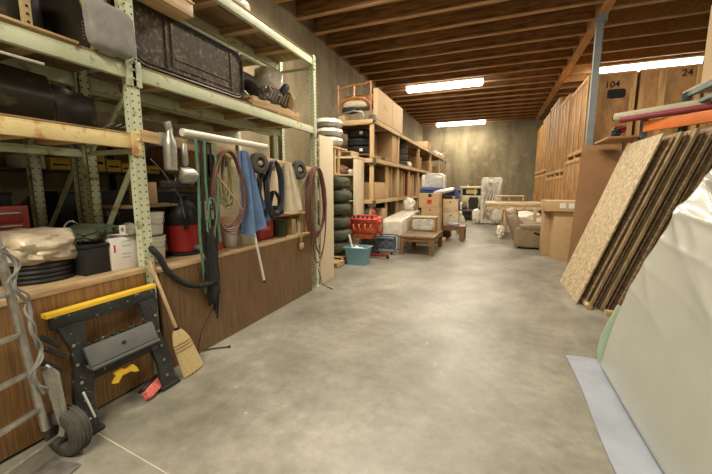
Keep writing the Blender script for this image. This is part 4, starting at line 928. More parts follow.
# bottom level clutter
one('storage_bag', MB().pillow((-3.0, 8.15, .72), (.4, .5, .6), p=3, rough=.15, seed=71), 'grey_fabric', 'grey bag in the bottom bay behind the orange engine', 'bag')
carton(-3.1, 8.55, .37, .42, .42, .60, 'card', 'tan carton in the bottom bay behind the orange engine')
one('dark_bundle', MB().pillow((-2.95, 9.4, .72), (.4, .5, .7), p=3, rough=.2, seed=72), 'camo', 'dark green bundle in the bottom bay of the wooden shelving', 'bundle')
carton(-3.2, 10.35, .37, .5, .6, .72, 'card_dark', 'dark brown carton in the second bottom bay of the shelving')
carton(-3.2, 11.15, .37, .5, .6, .6, 'card_dark', 'second dark brown carton in the second bottom bay of the shelving')

# ================================================================ ENGINE, TUB, GENERATOR
en = thing('car_engine', 'orange-red car engine block mounted on a red wheeled stand', 'engine', (-2.5, 6.95, 0))
MB().mm((-2.84, 6.78, .54), (-2.26, 7.15, .78), .05, 2).build('block', 'engine', en)
mb = MB(); mb.prism([(-2.80, 6.80, .54), (-2.70, 6.80, .43), (-2.38, 6.80, .43), (-2.30, 6.80, .54)], (0, .32, 0)); mb.build('oil_pan', 'engine', en)
for s in (0, 1):
    h = MB().box((-2.52, 6.80+.30*s, .82), (.60, .12, .12), (R(25-50*s), 0, 0), .03).build('cylinder_head', 'engine_red', en)
mb = MB(); mb.box((-2.52, 6.95, .90), (.46, .16, .06), bev=.02); mb.build('intake_manifold', 'engine_red', en)
for k in range(5): MB().lathe([(.026, 0), (.028, .03), (.018, .035)], (-2.74+.10*k, 6.78, .885), (0, -.7, 1), 12).build('port', 'black', en)
for k in range(4): MB().lathe([(.02, 0), (.02, .012), (.01, .015)], (-2.66+.10*k, 6.779, .68), (0, -1, 0), 10).build('freeze_plug', 'red_dark', en)
MB().lathe([(.07, 0), (.08, .02), (.06, .03), (.08, .05), (.03, .055)], (-2.24, 6.95, .60), (1, 0, 0), 18).build('pulley', 'engine_red', en)
MB().lathe([(.05, 0), (.06, .02), (.02, .06)], (-2.24, 6.92, .78), (1, 0, 0), 14).build('water_pump', 'engine', en)
mb = MB()
for k in range(4): mb.tube(spline([(-2.72+.13*k, 6.76, .74), (-2.74+.13*k, 6.71, .72), (-2.70+.13*k, 6.70, .62)], 3), .018, 7)
mb.build('exhaust_stub', 'engine', en)
MB().lathe([(.04, 0), (.045, .02), (.035, .1)], (-2.36, 6.95, .93), (0, 0, 1), 12).build('distributor', 'engine_red', en)
MB().lathe([(.03, -.04), (.16, -.02), (.17, 0), (.05, .05)], (-2.92, 6.95, .68), (1, 0, 0), 18).build('bell_housing', 'engine_red', en)
MB().bar((-3.0, 6.95, .05), (-2.98, 6.95, .80), .06, .06, .005).build('stand_post', 'red_dark', en)
MB().bar((-2.92, 6.95, .07), (-2.02, 6.95, .07), .06, .05, .005).build('stand_leg', 'red_dark', en)
MB().bar((-2.92, 6.70, .07), (-2.92, 7.16, .07), .06, .05, .005).build('stand_leg', 'red_dark', en)
for x, y in ((-2.04, 6.95), (-2.92, 6.72), (-2.92, 7.14)): MB().lathe([(.034, -.012), (.036, 0), (.034, .012)], (x, y, .037), (0, 1, 0), 14).build('caster', 'rubber', en)
tb = thing('storage_tub', 'pale blue plastic tub on the floor in front of the orange engine', 'tub', (-2.45, 6.25, 0))
MB().grid(lambda u, v: ((-2.46)+(.185+.045*v)*math.copysign(min(1, abs(math.cos(u*2*PI))*1.35), math.cos(u*2*PI)), 6.30+(.15+.035*v)*math.copysign(min(1, abs(math.sin(u*2*PI))*1.35), math.sin(u*2*PI)), .34*v), 40, 8, .006).build('wall', 'tub_blue', tb)
MB().mm((-2.64, 6.155, .0), (-2.28, 6.445, .01)).build('base', 'tub_blue', tb)
mb = MB()
mb.tube([(-2.46+.235*c, 6.30+.19*s, .34) for c, s in ((-1, -1), (0, -1), (1, -1), (1, 0), (1, 1), (0, 1), (-1, 1), (-1, 0))], .014, 6, True); mb.build('rim', 'tub_blue', tb)
one('stick', MB().tube([(-2.50, 6.28, .03), (-2.66, 6.30, .58)], .02, 8), 'white', 'white stick standing in the pale blue tub', 'stick')
one('white_rag', MB().pillow((-2.46, 6.27, .24), (.3, .2, .2), p=3, rough=.3, seed=81), 'white', 'white rag inside the pale blue tub', 'cloth')
pallet('pallet', 'old grey pallet on the floor behind the pale blue tub', -3.4, -2.66, 5.75, 6.08, 0, .10, 3)
gn = thing('generator', 'slate blue caged generator standing by the orange engine', 'generator', (-2.2, 7.5, 0))
for x in (-2.46, -2.02):
    MB().tube([(x, 7.38, .08), (x, 7.38, .42), (x, 7.72, .42), (x, 7.72, .08)], .014, 8, True).build('frame', 'steel_blue', gn)
for y, z in ((7.38, .42), (7.38, .08), (7.72, .42)): MB().tube([(-2.46, y, z), (-2.02, y, z)], .014, 8).build('frame_bar', 'steel_blue', gn)
MB().mm((-2.43, 7.42, .12), (-2.05, 7.68, .39), .03, 2).build('body', 'steel_blue', gn)
for r_ in range(3):
    for c_ in range(4): MB().lathe([(.016, 0), (.016, .006)], (-2.38+.09*c_, 7.42, .18+.075*r_), (0, -1, 0), 8).build('vent', 'black' if (r_+c_) % 2 else 'chrome', gn)
for x in (-2.40, -2.08): MB().lathe([(.035, -.015), (.038, 0), (.035, .015)], (x, 7.40, .04), (1, 0, 0), 14).build('caster', 'rubber', gn)
t = thing('compressor', 'grey greasy machine behind the blue tub under the engine', 'machine', (-2.55, 7.5, 0))
MB().mm((-2.82, 7.36, .04), (-2.48, 7.66, .36), .03).build('housing', 'greasy', t)
MB().lathe([(.06, 0), (.1, .02), (.1, .26), (.06, .28)], (-2.80, 7.50, .42), (1, 0, 0), 18).build('cylinder', 'grey', t)
# ================================================================ WRAPPED BLOCK, COFFEE TABLES, BOXES
t = thing('wrapped_furniture', 'long low furniture piece wrapped in white plastic beside the wooden coffee table', 'furniture', (-2.1, 8.9, 0))
MB().pillow((-2.26, 9.17, .42), (.54, 2.2, .78), (R(3), 0, 0), 16, 12, .012, 91).build('wrapping', 'wrap', t)
for k in range(3): MB().tube([(-2.52, 8.3+.5*k, .72), (-2.26, 8.3+.5*k, .80+.025*k), (-1.99, 8.3+.5*k, .76+.02*k), (-1.98, 8.3+.5*k, .1)], .006, 5).build('wrap_edge', 'white', t)
one('white_sheet', MB().pillow((-2.3, 10.0, 1.02), (.36, .35, .38), (0, R(20), 0), 2.2, 8, .25, 92), 'wrap', 'loose white plastic heaped at the far end of the wrapped furniture', 'sheet')
def coffee_table(label, x0, x1, y0, y1, h, leg=.10, inset=True):
    t = thing('coffee_table', label, 'table', ((x0+x1)/2, (y0+y1)/2, 0), 0, 'low brown coffee tables')
    if inset:
        w = .13
        MB().mm((x0, y0, h-.045), (x1, y0+w, h), .006).build('top_frame', 'table_wood', t); MB().mm((x0, y1-w, h-.045), (x1, y1, h), .006).build('top_frame', 'table_wood', t)
        MB().mm((x0, y0+w, h-.045), (x0+w, y1-w, h), .006).build('top_frame', 'table_wood', t); MB().mm((x1-w, y0+w, h-.045), (x1, y1-w, h), .006).build('top_frame', 'table_wood', t)
        MB().mm((x0+w, y0+w, h-.035), (x1-w, y1-w, h-.008)).build('inset_panel', 'table_top', t)
    else: MB().mm((x0, y0, h-.045), (x1, y1, h), .006).build('tabletop', 'table_wood', t)
    for a, b in (((x0+.02, y0+.02), (x1-.02, y0+.045)), ((x0+.02, y1-.045), (x1-.02, y1-.02)), ((x0+.02, y0+.045), (x0+.045, y1-.045)), ((x1-.045, y0+.045), (x1-.02, y1-.045))):
        MB().mm((*a, h-.13), (*b, h-.046), .002).build('apron', 'table_wood', t)
    for x in (x0+.01, x1-leg-.01):
        for y in (y0+.01, y1-leg-.01): MB().mm((x, y, 0), (x+leg, y+leg, h-.046), .006).build('leg', 'table_wood', t)
    return t
coffee_table('nearer brown wooden coffee table with inset top', -1.96, -1.17, 7.55, 9.0, .43)
coffee_table('farther brown wooden coffee table behind the cardboard boxes', -1.95, -.72, 9.95, 10.75, .44, .12, False)
t = thing('cardboard_box', 'open carton with crumpled white packing in its side standing on the nearer coffee table', 'box', (-1.6, 9.0, .43))
MB().mm((-1.90, 8.62, .431), (-1.32, 9.0, .76), .004).build('body', 'card_dark', t)
MB().mm((-1.92, 8.60, .761), (-1.30, 9.02, .785), .004).build('lid', 'canvas', t)
MB().pillow((-1.61, 8.615, .59), (.50, .03, .26), p=5, rough=.25, seed=95).build('packing', 'wrap_dark', t)
def moving_box(label, x, y, z, w, d, h, mark=True, m='card'):
    t = thing('moving_box', label, 'box', (x, y, z))
    MB().mm((x-w/2, y-d/2, z), (x+w/2, y+d/2, z+h), .004).build('body', m, t)
    if mark:
        MB().mm((x-.05, y-d/2-.002, z+h*.28), (x+.07, y-d/2, z+h*.28+.11)).build('red_stamp', 'red_ink', t)
        MB().lathe([(.05, 0), (.05, .003)], (x+.02, y-d/2, z+h*.86), (0, -1, 0), 12).build('hand_hole', 'black', t)
    else: MB().lathe([(.022, 0), (.022, .003)], (x, y-d/2, z+h*.78), (0, -1, 0), 12).build('hand_hole', 'black', t)
    return t
st = thing('pallet', 'wooden pallet under the stacked moving boxes', 'pallet', (-1.5, 9.6, 0))
MB().mm((-1.93, 9.3, 0), (-1.2, 9.9, .12), .01).build('deck', 'pallet', st)
moving_box('lowest moving box of the stack behind the nearer coffee table', -1.60, 9.62, .12, .52, .5, .58, False)
moving_box('middle moving box with a hand hole in the stack', -1.58, 9.62, .70, .48, .46, .27, False)
moving_box('top moving box with red stamp and cut hand hole', -1.62, 9.62, .97, .54, .48, .38, True)
t = moving_box('white-grey carton right of the red-stamped box, lower', -1.12, 10.3, .445, .42, .42, .36, False, 'canvas')
t = moving_box('pale carton right of the red-stamped box, upper', -1.14, 10.3, .806, .42, .42, .38, False, 'card_light')
one('blue_plastic_bag', MB().pillow((-1.02, 10.03, .49), (.30, .12, .09), p=3, rough=.3, seed=97), 'mat_blue', 'pale blue bag on the farther coffee table', 'bag')
one('moving_blanket', MB().pillow((-1.52, 10.6, 1.40), (1.1, .9, .22), (0, R(4), 0), 4, 10, .14, 98).pillow((-.98, 10.35, 1.18), (.10, .5, .62), (0, R(-8), 0), 4, 8, .10, 99), 'navy', 'navy moving blanket draped over the stacked cartons', 'blanket')
one('wrapped_cushion', MB().pillow((-1.36, 10.25, 1.40), (.62, .4, .14), (0, R(-12), 0), 3, 8, .15, 100), 'wrap', 'white plastic-wrapped cushion lying on the navy moving blanket', 'cushion')
bl = thing('carton_block', 'large dark carton hidden behind the stacked moving boxes', 'box', (-1.7, 10.9, .0))
MB().mm((-2.1, 10.80, 0), (-1.2, 11.3, 1.25), .01).build('body', 'card_dark', bl)
t = thing('wrapped_armchair', 'armchair back wrapped in clear plastic on top of the blanket-covered boxes', 'chair', (-1.85, 11.1, 1.25))
MB().pillow((-1.78, 11.2, 1.64), (.66, .30, .62), (R(-8), 0, 0), 5, 10, .05, 101).build('backrest', 'wrap_dark', t)
for x in (-2.1, -1.46): MB().pillow((x, 11.1, 1.62), (.10, .4, .56), p=4, rough=.06, seed=102).build('side_wing', 'wrap', t)
t = thing('white_sack', 'small white sack standing on the floor beyond the farther coffee table', 'bag', (-1.0, 12.0, 0))
MB().pillow((-1.02, 12.0, .30), (.30, .26, .60), p=3, rough=.12, seed=103).build('body', 'wrap', t); MB().pillow((-1.02, 12.0, .66), (.12, .12, .14), p=2.5, rough=.2, seed=104).build('neck', 'wrap', t)
# ================================================================ OLD TRUCK at the back wall
tk = thing('old_truck', 'old pale sage truck parked facing out at the back wall', 'truck', (-.88, 18.2, 0))
TX, TY = -.88, 16.7
mb = MB(); mb.mm((TX-.50, TY+.25, .62), (TX+.50, TY+1.3, 1.12), .10, 4); mb.build('hood', 'truck_green', tk)
MB().prism([(TX-.24, TY+.2, .50), (TX-.27, TY+.2, .95), (TX-.20, TY+.2, 1.13), (TX+.20, TY+.2, 1.13), (TX+.27, TY+.2, .95), (TX+.24, TY+.2, .50)], (0, .08, 0)).build('grille_shell', 'truck_cream', tk)
g = MB().prism([(TX-.20, TY+.185, .52), (TX-.23, TY+.185, .93), (TX-.17, TY+.185, 1.07), (TX+.17, TY+.185, 1.07), (TX+.23, TY+.185, .93), (TX+.20, TY+.185, .52)], (0, .014, 0)).build('grille', 'black', tk)
for k in range(9): MB().mm((TX-.20+.048*k, TY+.178, .56), (TX-.193+.048*k, TY+.184, 1.02)).build('grille_bar', 'greasy', tk)
for s in (-1, 1):
    def fnd(u, v, s=s):
        a = PI*(.08+.92*u); return (TX+s*(.50+.34*v), TY+.62-.46*math.cos(a), .36+.46*math.sin(a)-.04*v*v)
    MB().grid(fnd, 16, 6, .03).build('fender', 'truck_green', tk)
    w = MB().tyre((TX+s*.70, TY+.62, .37), .37, .17, (1, 0, 0), 26, .22).build('wheel', 'rubber', tk)
    MB().lathe([(.21, -.03), (.12, .03), (.05, .05)], (TX+s*.70, TY+.62, .37), (s, 0, 0), 18).build('hub', 'truck_cream', w)
    w = MB().tyre((TX+s*.70, TY+3.2, .37), .37, .17, (1, 0, 0), 26, .22).build('wheel', 'rubber', tk)
    hl = MB().lathe([(.03, .14), (.09, .08), (.12, 0), (.125, -.01)], (TX+s*.42, TY+.10, .93), (0, 1, 0), 18).build('headlight', 'truck_cream', tk)
    MB().lathe([(.115, 0), (.08, .02), (.02, .03)], (TX+s*.42, TY+.095, .93), (0, -1, 0), 18).build('lens', 'glow_glass', hl)
    MB().mm((TX+s*.62-.14, TY+1.3, .45), (TX+s*.62+.14, TY+2.3, .50), .01).build('running_board', 'black', tk)
    MB().tube([(TX+s*.66, TY+1.35, 1.30), (TX+s*.82, TY+1.32, 1.34)], .01, 6).build('mirror_arm', 'black', tk)
MB().mm((TX-.80, TY+.02, .42), (TX+.80, TY+.07, .52), .015).build('bumper', 'greasy', tk)
MB().mm((TX-.45, TY+.15, .2), (TX+.45, TY+1.2, .50)).build('undercarriage', 'black', tk)
mb = MB(); mb.mm((TX-.66, TY+1.3, .5), (TX+.66, TY+2.5, 1.12), .06, 3); mb.build('cab', 'truck_green', tk)
for x in (-.66, .60, -.03): MB().mm((TX+x, TY+1.32, 1.12), (TX+x+.06, TY+1.38, 1.5), .005).build('windshield_post', 'truck_cream', tk)
for x in (-.66, .60): MB().mm((TX+x, TY+2.4, 1.12), (TX+x+.06, TY+2.46, 1.5), .005).build('rear_post', 'truck_cream', tk)
MB().mm((TX-.60, TY+1.35, 1.14), (TX+.60, TY+1.36, 1.5)).build('windshield', 'glass', tk)
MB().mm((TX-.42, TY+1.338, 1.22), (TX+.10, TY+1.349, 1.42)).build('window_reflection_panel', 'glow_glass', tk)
MB().mm((TX-.70, TY+1.22, 1.47), (TX+.70, TY+2.55, 1.58), .07, 4).build('roof', 'truck_cream', tk)
MB().lathe([(.03, 0), (.04, .03), (.02, .08)], (TX-.35, TY+1.4, 1.58), (0, 0, 1), 10).build('roof_lamp', 'truck_cream', tk)
MB().mm((TX-.75, TY+2.6, .6), (TX+.75, TY+4.4, 1.1), .02).build('cargo_bed', 'truck_green', tk)
one('wood_sheet', MB().mm((-2.05, 18.0, 0), (-1.75, 18.04, 1.1), .002), 'pine', 'pale wood sheet standing left of the old truck', 'board')
# wrapped tall furniture
t = thing('wrapped_cabinet', 'tall brown cabinet wrapped in bunched clear plastic in the middle of the far floor', 'furniture', (-.15, 15.4, 0))
MB().mm((-.50, 15.25, .05), (.26, 15.9, 1.86), .02).build('cabinet_body', 'wrap', t)
MB().mm((-.40, 15.235, .20), (-.06, 15.25, 1.72), .004).build('brown_front', 'brown_wood', t)
MB().pillow((-.11, 15.55, .97), (.84, .78, 1.92), p=14, n=12, rough=.010, seed=111).build('plastic_film', 'film', t)
mb = MB()
for k in range(3): mb.tube(spline([(-.42+.25*k, 15.14, .2+.3*(k % 3)), (-.30+.12*k, 15.13, 1.0), (-.02+.05*k, 15.14, 1.75)], 4), .014, 5)
mb.pillow((.16, 15.1, .42), (.36, .10, .6), (0, R(20), 0), 3, 8, .3, 112); mb.pillow((.2, 15.16, 1.55), (.12, .08, .6), (0, R(8), 0), 3, 8, .2, 114)
mb.build('bunched_plastic', 'wrap', t)
MB().pillow((-.65, 15.4, .30), (.34, .4, .62), p=3, rough=.2, seed=113).build('loose_plastic', 'wrap', t)
# worktable
wt = thing('worktable', 'large pale wooden worktable in front of the far crates', 'table', (.6, 12.2, 0))
MB().mm((-.25, 11.5, .98), (1.62, 13.0, 1.05), .004).build('tabletop', 'pale_top', wt)
MB().mm((-.20, 11.53, .84), (1.56, 11.57, .979)).build('apron', 'pale_top', wt); MB().mm((-.20, 11.6, .84), (-.16, 12.95, .979)).build('apron', 'pine_y', wt)
for x in (.30, 1.40):
    for y in (11.58, 12.86): MB().mm((x, y, 0), (x+.10, y+.10, .979), .003).build('leg', 'pine', wt)
for x in (.10, .42, .8): MB().mm((x, 11.49, .86), (x+.09, 11.529, .96), .004).build('brace_block', 'pine', wt)
t = thing('drawer_box', 'small open wooden drawer frame lying on the worktable', 'box', (.38, 12.6, 1.04))
MB().mm((.06, 12.3, 1.041), (.10, 13.0, 1.22), .003).build('side', 'pine_y', t); MB().mm((.84, 12.3, 1.041), (.88, 13.0, 1.22), .003).build('side', 'pine_y', t)
MB().mm((.04, 12.28, 1.221), (.90, 13.0, 1.25), .003).build('top', 'pine_x', t); MB().mm((.04, 12.28, 1.041), (.90, 12.299, 1.08), .003).build('front', 'pine_x', t)
MB().mm((.44, 12.3, 1.09), (.47, 13.0, 1.22)).build('divider', 'pine_y', t)
one('white_bundle', MB().pillow((.85, 11.05, .62), (.85, .55, .42), p=2.8, rough=.15, seed=121).pillow((1.15, 11.0, .50), (.45, .5, .4), p=2.8, rough=.15, seed=122), 'wrap', 'white plastic bundle behind the recliner in front of the worktable', 'bundle')
bs = thing('low_box', 'low carton behind the recliner carrying the white bundle', 'box', (.9, 11.0, 0))
MB().mm((.55, 10.80, 0), (1.35, 11.25, .40), .01).build('body', 'card_light', bs)
one('white_sheet', MB().pillow((.22, 11.2, .19), (.22, .4, .38), p=3, rough=.3, seed=123), 'wrap', 'white plastic heap on the floor left of the recliner back', 'sheet')
# recliner
rc = thing('recliner', 'taupe leather recliner armchair facing right', 'armchair', (.85, 9.75, 0))
MB().mm((.62, 9.42, .0), (1.22, 10.05, .06), .01).build('base', 'black', rc)
def arm(y):
    mb = MB(); mb.pillow((.90, y, .30), (.78, .17, .52), p=6, rough=.02, seed=130); mb.pillow((.92, y, .55), (.66, .21, .15), p=3.5, rough=.03, seed=131); return mb
arm(9.42).build('armrest', 'leather', rc); arm(10.05).build('armrest', 'leather', rc)
MB().pillow((.98, 9.73, .44), (.62, .50, .20), p=4, rough=.02, seed=132).build('seat', 'leather', rc)
MB().pillow((1.22, 9.73, .26), (.12, .50, .36), p=5, rough=.02, seed=133).build('footrest', 'leather', rc)
bk = MB().pillow((.52, 9.73, .58), (.30, .72, .74), (0, R(-22), 0), 3.6, 10, .03, 134).build('backrest', 'leather', rc)
MB().pillow((.44, 9.73, .86), (.30, .62, .26), (0, R(-20), 0), 3, 8, .04, 135).build('head_cushion', 'leather', bk)
MB().pillow((.62, 9.73, .60), (.20, .58, .26), (0, R(-20), 0), 3, 8, .04, 136).build('lumbar_cushion', 'leather', bk)
MB().box((1.0, 9.325, .40), (.12, .02, .05), (0, R(15), 0), .006).build('lever', 'black', rc)
# tall cartons
t = thing('cardboard_box', 'tall cardboard box standing in front of the leaning reddish plywood', 'box', (1.4, 8.4, 0))
MB().mm((1.18, 8.22, 0), (1.66, 8.62, 1.02), .004).build('body', 'card', t)
for k, (z, w) in enumerate(((.86, .1), (.80, .14), (.62, .12), (.48, .12), (.30, .1))): MB().mm((1.42, 8.218, z), (1.42+w, 8.2195, z+.012)).build('printed_line', 'card_dark', t)
MB().mm((1.20, 8.217, .985), (1.64, 8.2195, 1.0)).build('tape', 'tape', t)
t = thing('cardboard_box', 'tall cardboard box between the recliner and the printed box', 'box', (1.2, 9.0, 0))
MB().mm((1.06, 8.66, 0), (1.62, 9.18, .99), .004).build('body', 'card', t); MB().mm((1.30, 8.658, .4), (1.36, 9.182, .992)).build('tape', 'tape', t)
t = thing('cardboard_box', 'flat cardboard box with two white labels lying across the tall boxes', 'box', (1.33, 8.5, 1.02))
MB().mm((1.0, 8.14, 1.021), (1.66, 8.95, 1.235), .004).build('body', 'card', t)
for x in (1.26, 1.42, 1.60): MB().mm((x, 8.137, 1.09), (x+(.11 if x < 1.6 else .05), 8.1395, 1.19)).build('paper_label', 'label_white', t)
one('wood_plank', MB().mm((1.02, 10.5, 0), (1.10, 10.55, .95), .002), 'pine', 'pale plank standing behind the recliner', 'plank')

# ================================================================ CRATES on the right
def crate(label, x0, y0, z0, w, d, h, group='stacked plywood storage crates', num=None, m='crate'):
    t = thing('storage_crate', label, 'crate', (x0+w/2, y0+d/2, z0), 0, group)
    e = .016
    MB().mm((x0+e, y0+e, z0+.11), (x0+w-e, y0+d-e, z0+h), .002).build('panels', m, t)
    for yy in (y0+.02, y0+d/2-.05, y0+d-.12):     # skids
        MB().mm((x0+.01, yy, z0), (x0+w-.01, yy+.10, z0+.109)).build('skid', 'pine_x', t)
    def batt(a, b): MB().mm(a, b, .002).build('batten', 'crate_batten', t)
    # left side (-x)
    for q in (0, d*.33, d*.66, d-.09):
        batt((x0, y0+q, z0+.11), (x0+e, y0+q+.085, z0+h))
    batt((x0-.004, y0, z0+h-.09), (x0, y0+d, z0+h)); batt((x0-.004, y0, z0+.11), (x0, y0+d, z0+.2))
    # front (-y)
    for q in (0, w-.10): batt((x0+q, y0, z0+.11), (x0+q+.10, y0+e, z0+h))
    batt((x0+.1, y0, z0+h-.05), (x0+w-.1, y0+e, z0+h)); batt((x0+.1, y0, z0+.11), (x0+w-.1, y0+e, z0+.2))
    return t
CX = 1.82
# lower row
crate('nearest lower plywood crate, under the crate stencilled 104', CX, 9.62, 0, 1.0, 1.9, 2.22)
crate('lower crate, second of the bottom row of plywood crates', CX, 11.6, 0, 1.5, 1.6, 1.86)
crate('lower crate, third of the bottom row of plywood crates', CX, 13.3, 0, 1.5, 2.0, 1.86)
crate('lower crate, fourth of the bottom row of plywood crates', CX, 15.4, 0, 1.5, 2.0, 2.05)
crate('lower crate, last of the bottom row of plywood crates', CX, 17.5, 0, 1.5, 2.0, 2.05)
c1 = crate('upper plywood crate stencilled 104 with a black painted patch', CX+.04, 9.62, 2.221, .90, 1.9, 1.82)
text_part('104', .19, 'stencilled_number', 'ink', c1, (CX+.04+.46, 9.634, 3.78), (R(90), 0, 0))
MB().pillow((CX+.04+.55, 9.633, 3.58), (.34, .006, .20), p=5, rough=.06, seed=141).build('black_painted_patch', 'ink', c1)
c2 = crate('upper plywood crate stencilled 24 beside the 104 crate', CX+1.0, 9.62, 2.221, 1.05, 1.9, 1.82)
text_part('24', .19, 'stencilled_number', 'ink', c2, (CX+1.0+.80, 9.634, 3.88), (R(90), 0, 0))
MB().mm((CX+1.0+.32, 9.612, 2.4), (CX+1.0+.45, 9.63, 4.0)).build('batten', 'crate_batten', c2)
crate('lower plywood crate under the crate stencilled 24', CX+1.03, 9.62, 0, 1.02, 1.9, 2.22)
crate('upper plywood crate at the right end, partly behind the carton on the rack', CX+2.1, 9.62, 2.221, 1.3, 1.9, 1.82)
crate('lower plywood crate at the right end behind the rack', CX+2.1, 9.62, 0, 1.3, 1.9, 2.22)
crate('bright upper crate, second of the top row of plywood crates', CX, 11.6, 1.861, 1.5, 1.6, 2.25, m='crate')
crate('upper crate, third of the top row of plywood crates', CX, 13.3, 1.861, 1.5, 2.0, 2.55)
crate('upper crate, fourth of the top row of plywood crates', CX, 15.4, 2.051, 1.5, 2.0, 2.30)
crate('upper crate, last of the top row of plywood crates', CX, 17.5, 2.051, 1.5, 2.0, 2.2)
# ================================================================ LEANING SHEETS AND BOARDS, RIGHT
def leaning(mb, y0, y1, b, top, th):
    """sheet in the y range, bottom at x=b z=0, top (x,z), thickness th"""
    d = Vector((top[0]-b, 0, top[1])).normalized(); nrm = Vector((d.z, 0, -d.x))
    p = [Vector((b, y0, .0)), Vector((top[0], y0, top[1])), Vector((top[0], y0, top[1]))+nrm*th, Vector((b, y0, 0))+nrm*th]
    k = -min(q.z for q in p); p = [q+Vector((0, 0, k)) for q in p]
    return mb.prism(p, (0, y1-y0, 0))
t = one('plywood_sheet', MB().box((1.66, 7.02, 1.12), (.70, .018, 2.16), (R(0), R(2), 0)), 'ply_red', 'reddish plywood sheet standing upright behind the leaning OSB boards', 'board')
mb = MB(); leaning(mb, 5.08, 6.28, 1.06, (1.76, 2.12), .018)
ob = one('osb_sheet', mb, 'osb', 'front OSB sheet of the leaning pile, its flaked face toward the aisle', 'board', smooth=False)
sheets = [(1.135, .02, 2.07, 5.02), (1.18, .045, 2.11, 4.96), (1.25, .02, 2.10, 5.02), (1.295, .05, 2.13, 4.92), (1.375, .02, 2.11, 4.98), (1.42, .045, 2.14, 4.88), (1.495, .018, 2.12, 4.95), (1.53, .045, 2.15, 4.86), (1.60, .02, 2.13, 4.92), (1.64, .03, 2.15, 4.88), (1.69, .045, 2.15, 4.84), (1.76, .03, 2.16, 4.88)]
ordn = ['second', 'third', 'fourth', 'fifth', 'sixth', 'seventh', 'eighth', 'ninth', 'tenth', 'eleventh', 'twelfth', 'rearmost']
for i, (b, th, zt, y0) in enumerate(sheets):
    mb = MB(); leaning(mb, y0, y0+1.22, b, (b+.70, zt), th*.62)
    one('leaning_board', mb, ['osb_edge', 'board_edge', 'osb_edge', 'board_edge', 'osb_edge'][i % 5] if i != 1 else 'board_edge', ('%s board of the leaning pile counted from the front OSB sheet' % ordn[i]), 'board', 'boards leaning behind the front OSB sheet', smooth=False)
one('wood_offcut', MB().mm((1.30, 4.70, 0), (1.42, 4.80, .06), .004), 'pine', 'pale wood offcut on the floor at the foot of the leaning boards', 'block')
one('wood_offcut', MB().lathe([(.035, 0), (.035, .5)], (1.17, 4.90, .036), (0, 1, 0), 12), 'pine', 'round wood offcut on the floor under the leaning boards', 'block')
# rack on the right
rr = thing('orange_rack', 'teal and orange pallet rack behind the leaning boards on the right', 'rack', (2.6, 6.0, 0))
RX = 2.31
for x, y in ((1.95, 6.2), (RX, 6.0), (3.3, 6.0), (RX, 4.2), (3.3, 4.2)):
    mb = MB(); upright(mb, x, y, 2.50 if x < 2 else 2.74); mb.build('upright', ['teal', 'hole'], rr)
MB().bar((1.90, 6.13, 2.345), (2.9, 4.73, 2.345), .05, .14, .004).build('beam', 'orange', rr)
MB().mm((RX-.05, 4.2, 2.67), (RX, 6.0, 2.73), .004).build('side_beam', 'teal', rr)
MB().bar((RX-.02, 6.0, 2.55), (RX-.02, 4.3, 2.58), .04, .05, .004).build('brace', 'teal', rr)
MB().mm((RX-.03, 4.1, 2.745), (3.4, 6.15, 2.775), .003).build('deck', 'canvas', rr)
rl = thing('carpet_roll', 'cream and maroon carpet roll lying on the orange-beamed rack', 'roll', (2.1, 5.8, 2.48))
MB().tube([(1.60, 6.32, 2.52), (2.9, 5.2, 2.52)], .065, 16).build('roll', 'carpet', rl)
MB().tube([(1.64, 6.22, 2.468), (2.9, 5.12, 2.468)], .04, 14).build('maroon_wrap', 'magenta', rl)
MB().tube([(1.585, 6.333, 2.52), (1.60, 6.32, 2.52)], .05, 14).build('dark_end', 'black', rl)
one('red_tool', MB().pillow((1.68, 6.40, 2.36), (.16, .14, .10), p=3, rough=.2, seed=151), 'red', 'small red object at the left end of the carpet roll', 'object')
one('black_tool', MB().pillow((1.62, 6.34, 2.30), (.10, .2, .14), p=3, rough=.2, seed=152), 'black', 'small black object under the left end of the carpet roll', 'object')
sf = thing('plywood_ledge', 'short plywood ledge at the left end of the orange-beamed rack', 'shelf', (1.8, 6.4, 2.2))
MB().mm((1.50, 6.2, 2.215), (1.95, 6.95, 2.245), .003).build('board', 'ply_red', sf)
MB().mm((1.86, 6.25, 0), (1.92, 6.31, 2.214)).build('leg', 'pine', sf); MB().mm((1.86, 6.85, 0), (1.92, 6.91, 2.214)).build('leg', 'pine', sf)
t = thing('cardboard_box', 'tan carton at the right edge on top of the orange-beamed rack', 'box', (2.9, 5.6, 2.776))
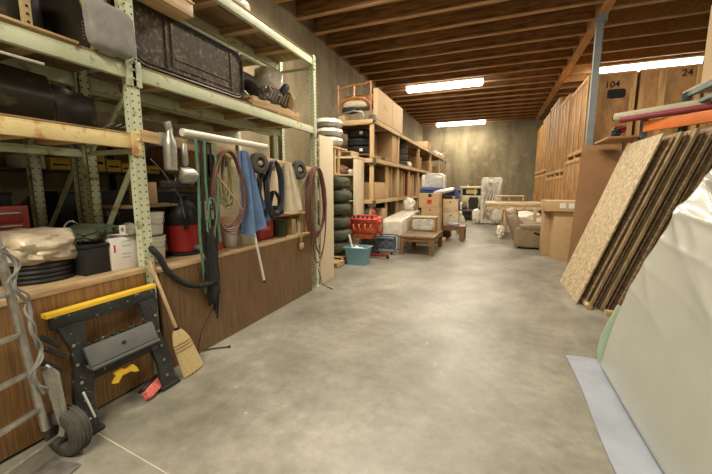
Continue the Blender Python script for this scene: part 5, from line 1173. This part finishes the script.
MB().mm((2.44, 5.5, 2.81), (3.2, 6.1, 3.8), .006).build('body', 'card_light', t); MB().mm((2.43, 5.49, 2.776), (3.21, 6.11, 2.809)).build('tray', 'pine_x', t)
one('dark_red_box', MB().mm((2.62, 5.5, 2.42), (3.1, 5.9, 2.66), .01), 'red_dark', 'dark red box between the deck and orange beam of the right rack', 'box')
# ---- mattress leaning on the pile
mt = thing('mattress', 'huge mattress wrapped in milky plastic leaning at the right edge of the aisle', 'mattress', (1.4, 2.2, 0))
# face plane: bottom line x=.875; leans to the right
ld = Vector((.335, 0, 1)).normalized(); ln = Vector((ld.z, 0, -ld.x))
def mprof(h): return .88+.10*h+.145*h*h
def mface(u, v):      # u along y (far to near), v up
    y = 3.28-2.78*u; h = 2.05*v
    sl = .10+.29*h; n3 = Vector((1, 0, -sl)).normalized()
    p = Vector((mprof(h), y, .015+h))
    k = min(1, max(0, v-.22)*2.0); w = 0
    for a, b, c, e in ((19, 9, 0, .030), (31, 12, 2, .018), (12, 7, 4, .022)):
        q = v*a+u*b+1.6*math.sin(u*4+c)+.8*noise.noise(Vector((u*3, v*3, c))); w += e*(1-abs(math.sin(q)))**2.2
    w = w*k*(.35+1.3*abs(noise.noise(Vector((u*4, v*4, 5))))*1.4) + .014*noise.noise(Vector((u*7, v*3+u*5, 1)))*(.3+v)
    edge = min(u, 1-u, v, 1-v); rr_ = .025*max(0, 1-edge/.03)**2
    return p - n3*w + n3*rr_
mb = MB(); mb.grid(mface, 130, 170, .24); mb.build('wrapped_face', 'mattress_wrap', mt, ang=60)
MB().prism([(mprof(z)+dx, 3.295, z) for z, dx in ((.05, 0), (.14, -.022), (.26, -.03), (.40, -.018), (.56, .0), (.50, .12), (.05, .12))], (0, .012, 0)).build('mint_side', 'mint', mt)
def shf(u, v):
    y = 3.42-2.9*u; x0 = .67 + .03*u; x1 = 1.5
    return (x0+(x1-x0)*v+.012*math.sin(u*11)*(1-v), y+.02*math.sin(v*9), .004+.004*(1+noise.noise(Vector((u*14, v*8, 3)))))
one('plastic_sheet', MB().grid(shf, 60, 20, .003), 'mat_blue', 'blue-grey plastic sheet spread on the floor under the wrapped mattress', 'sheet')
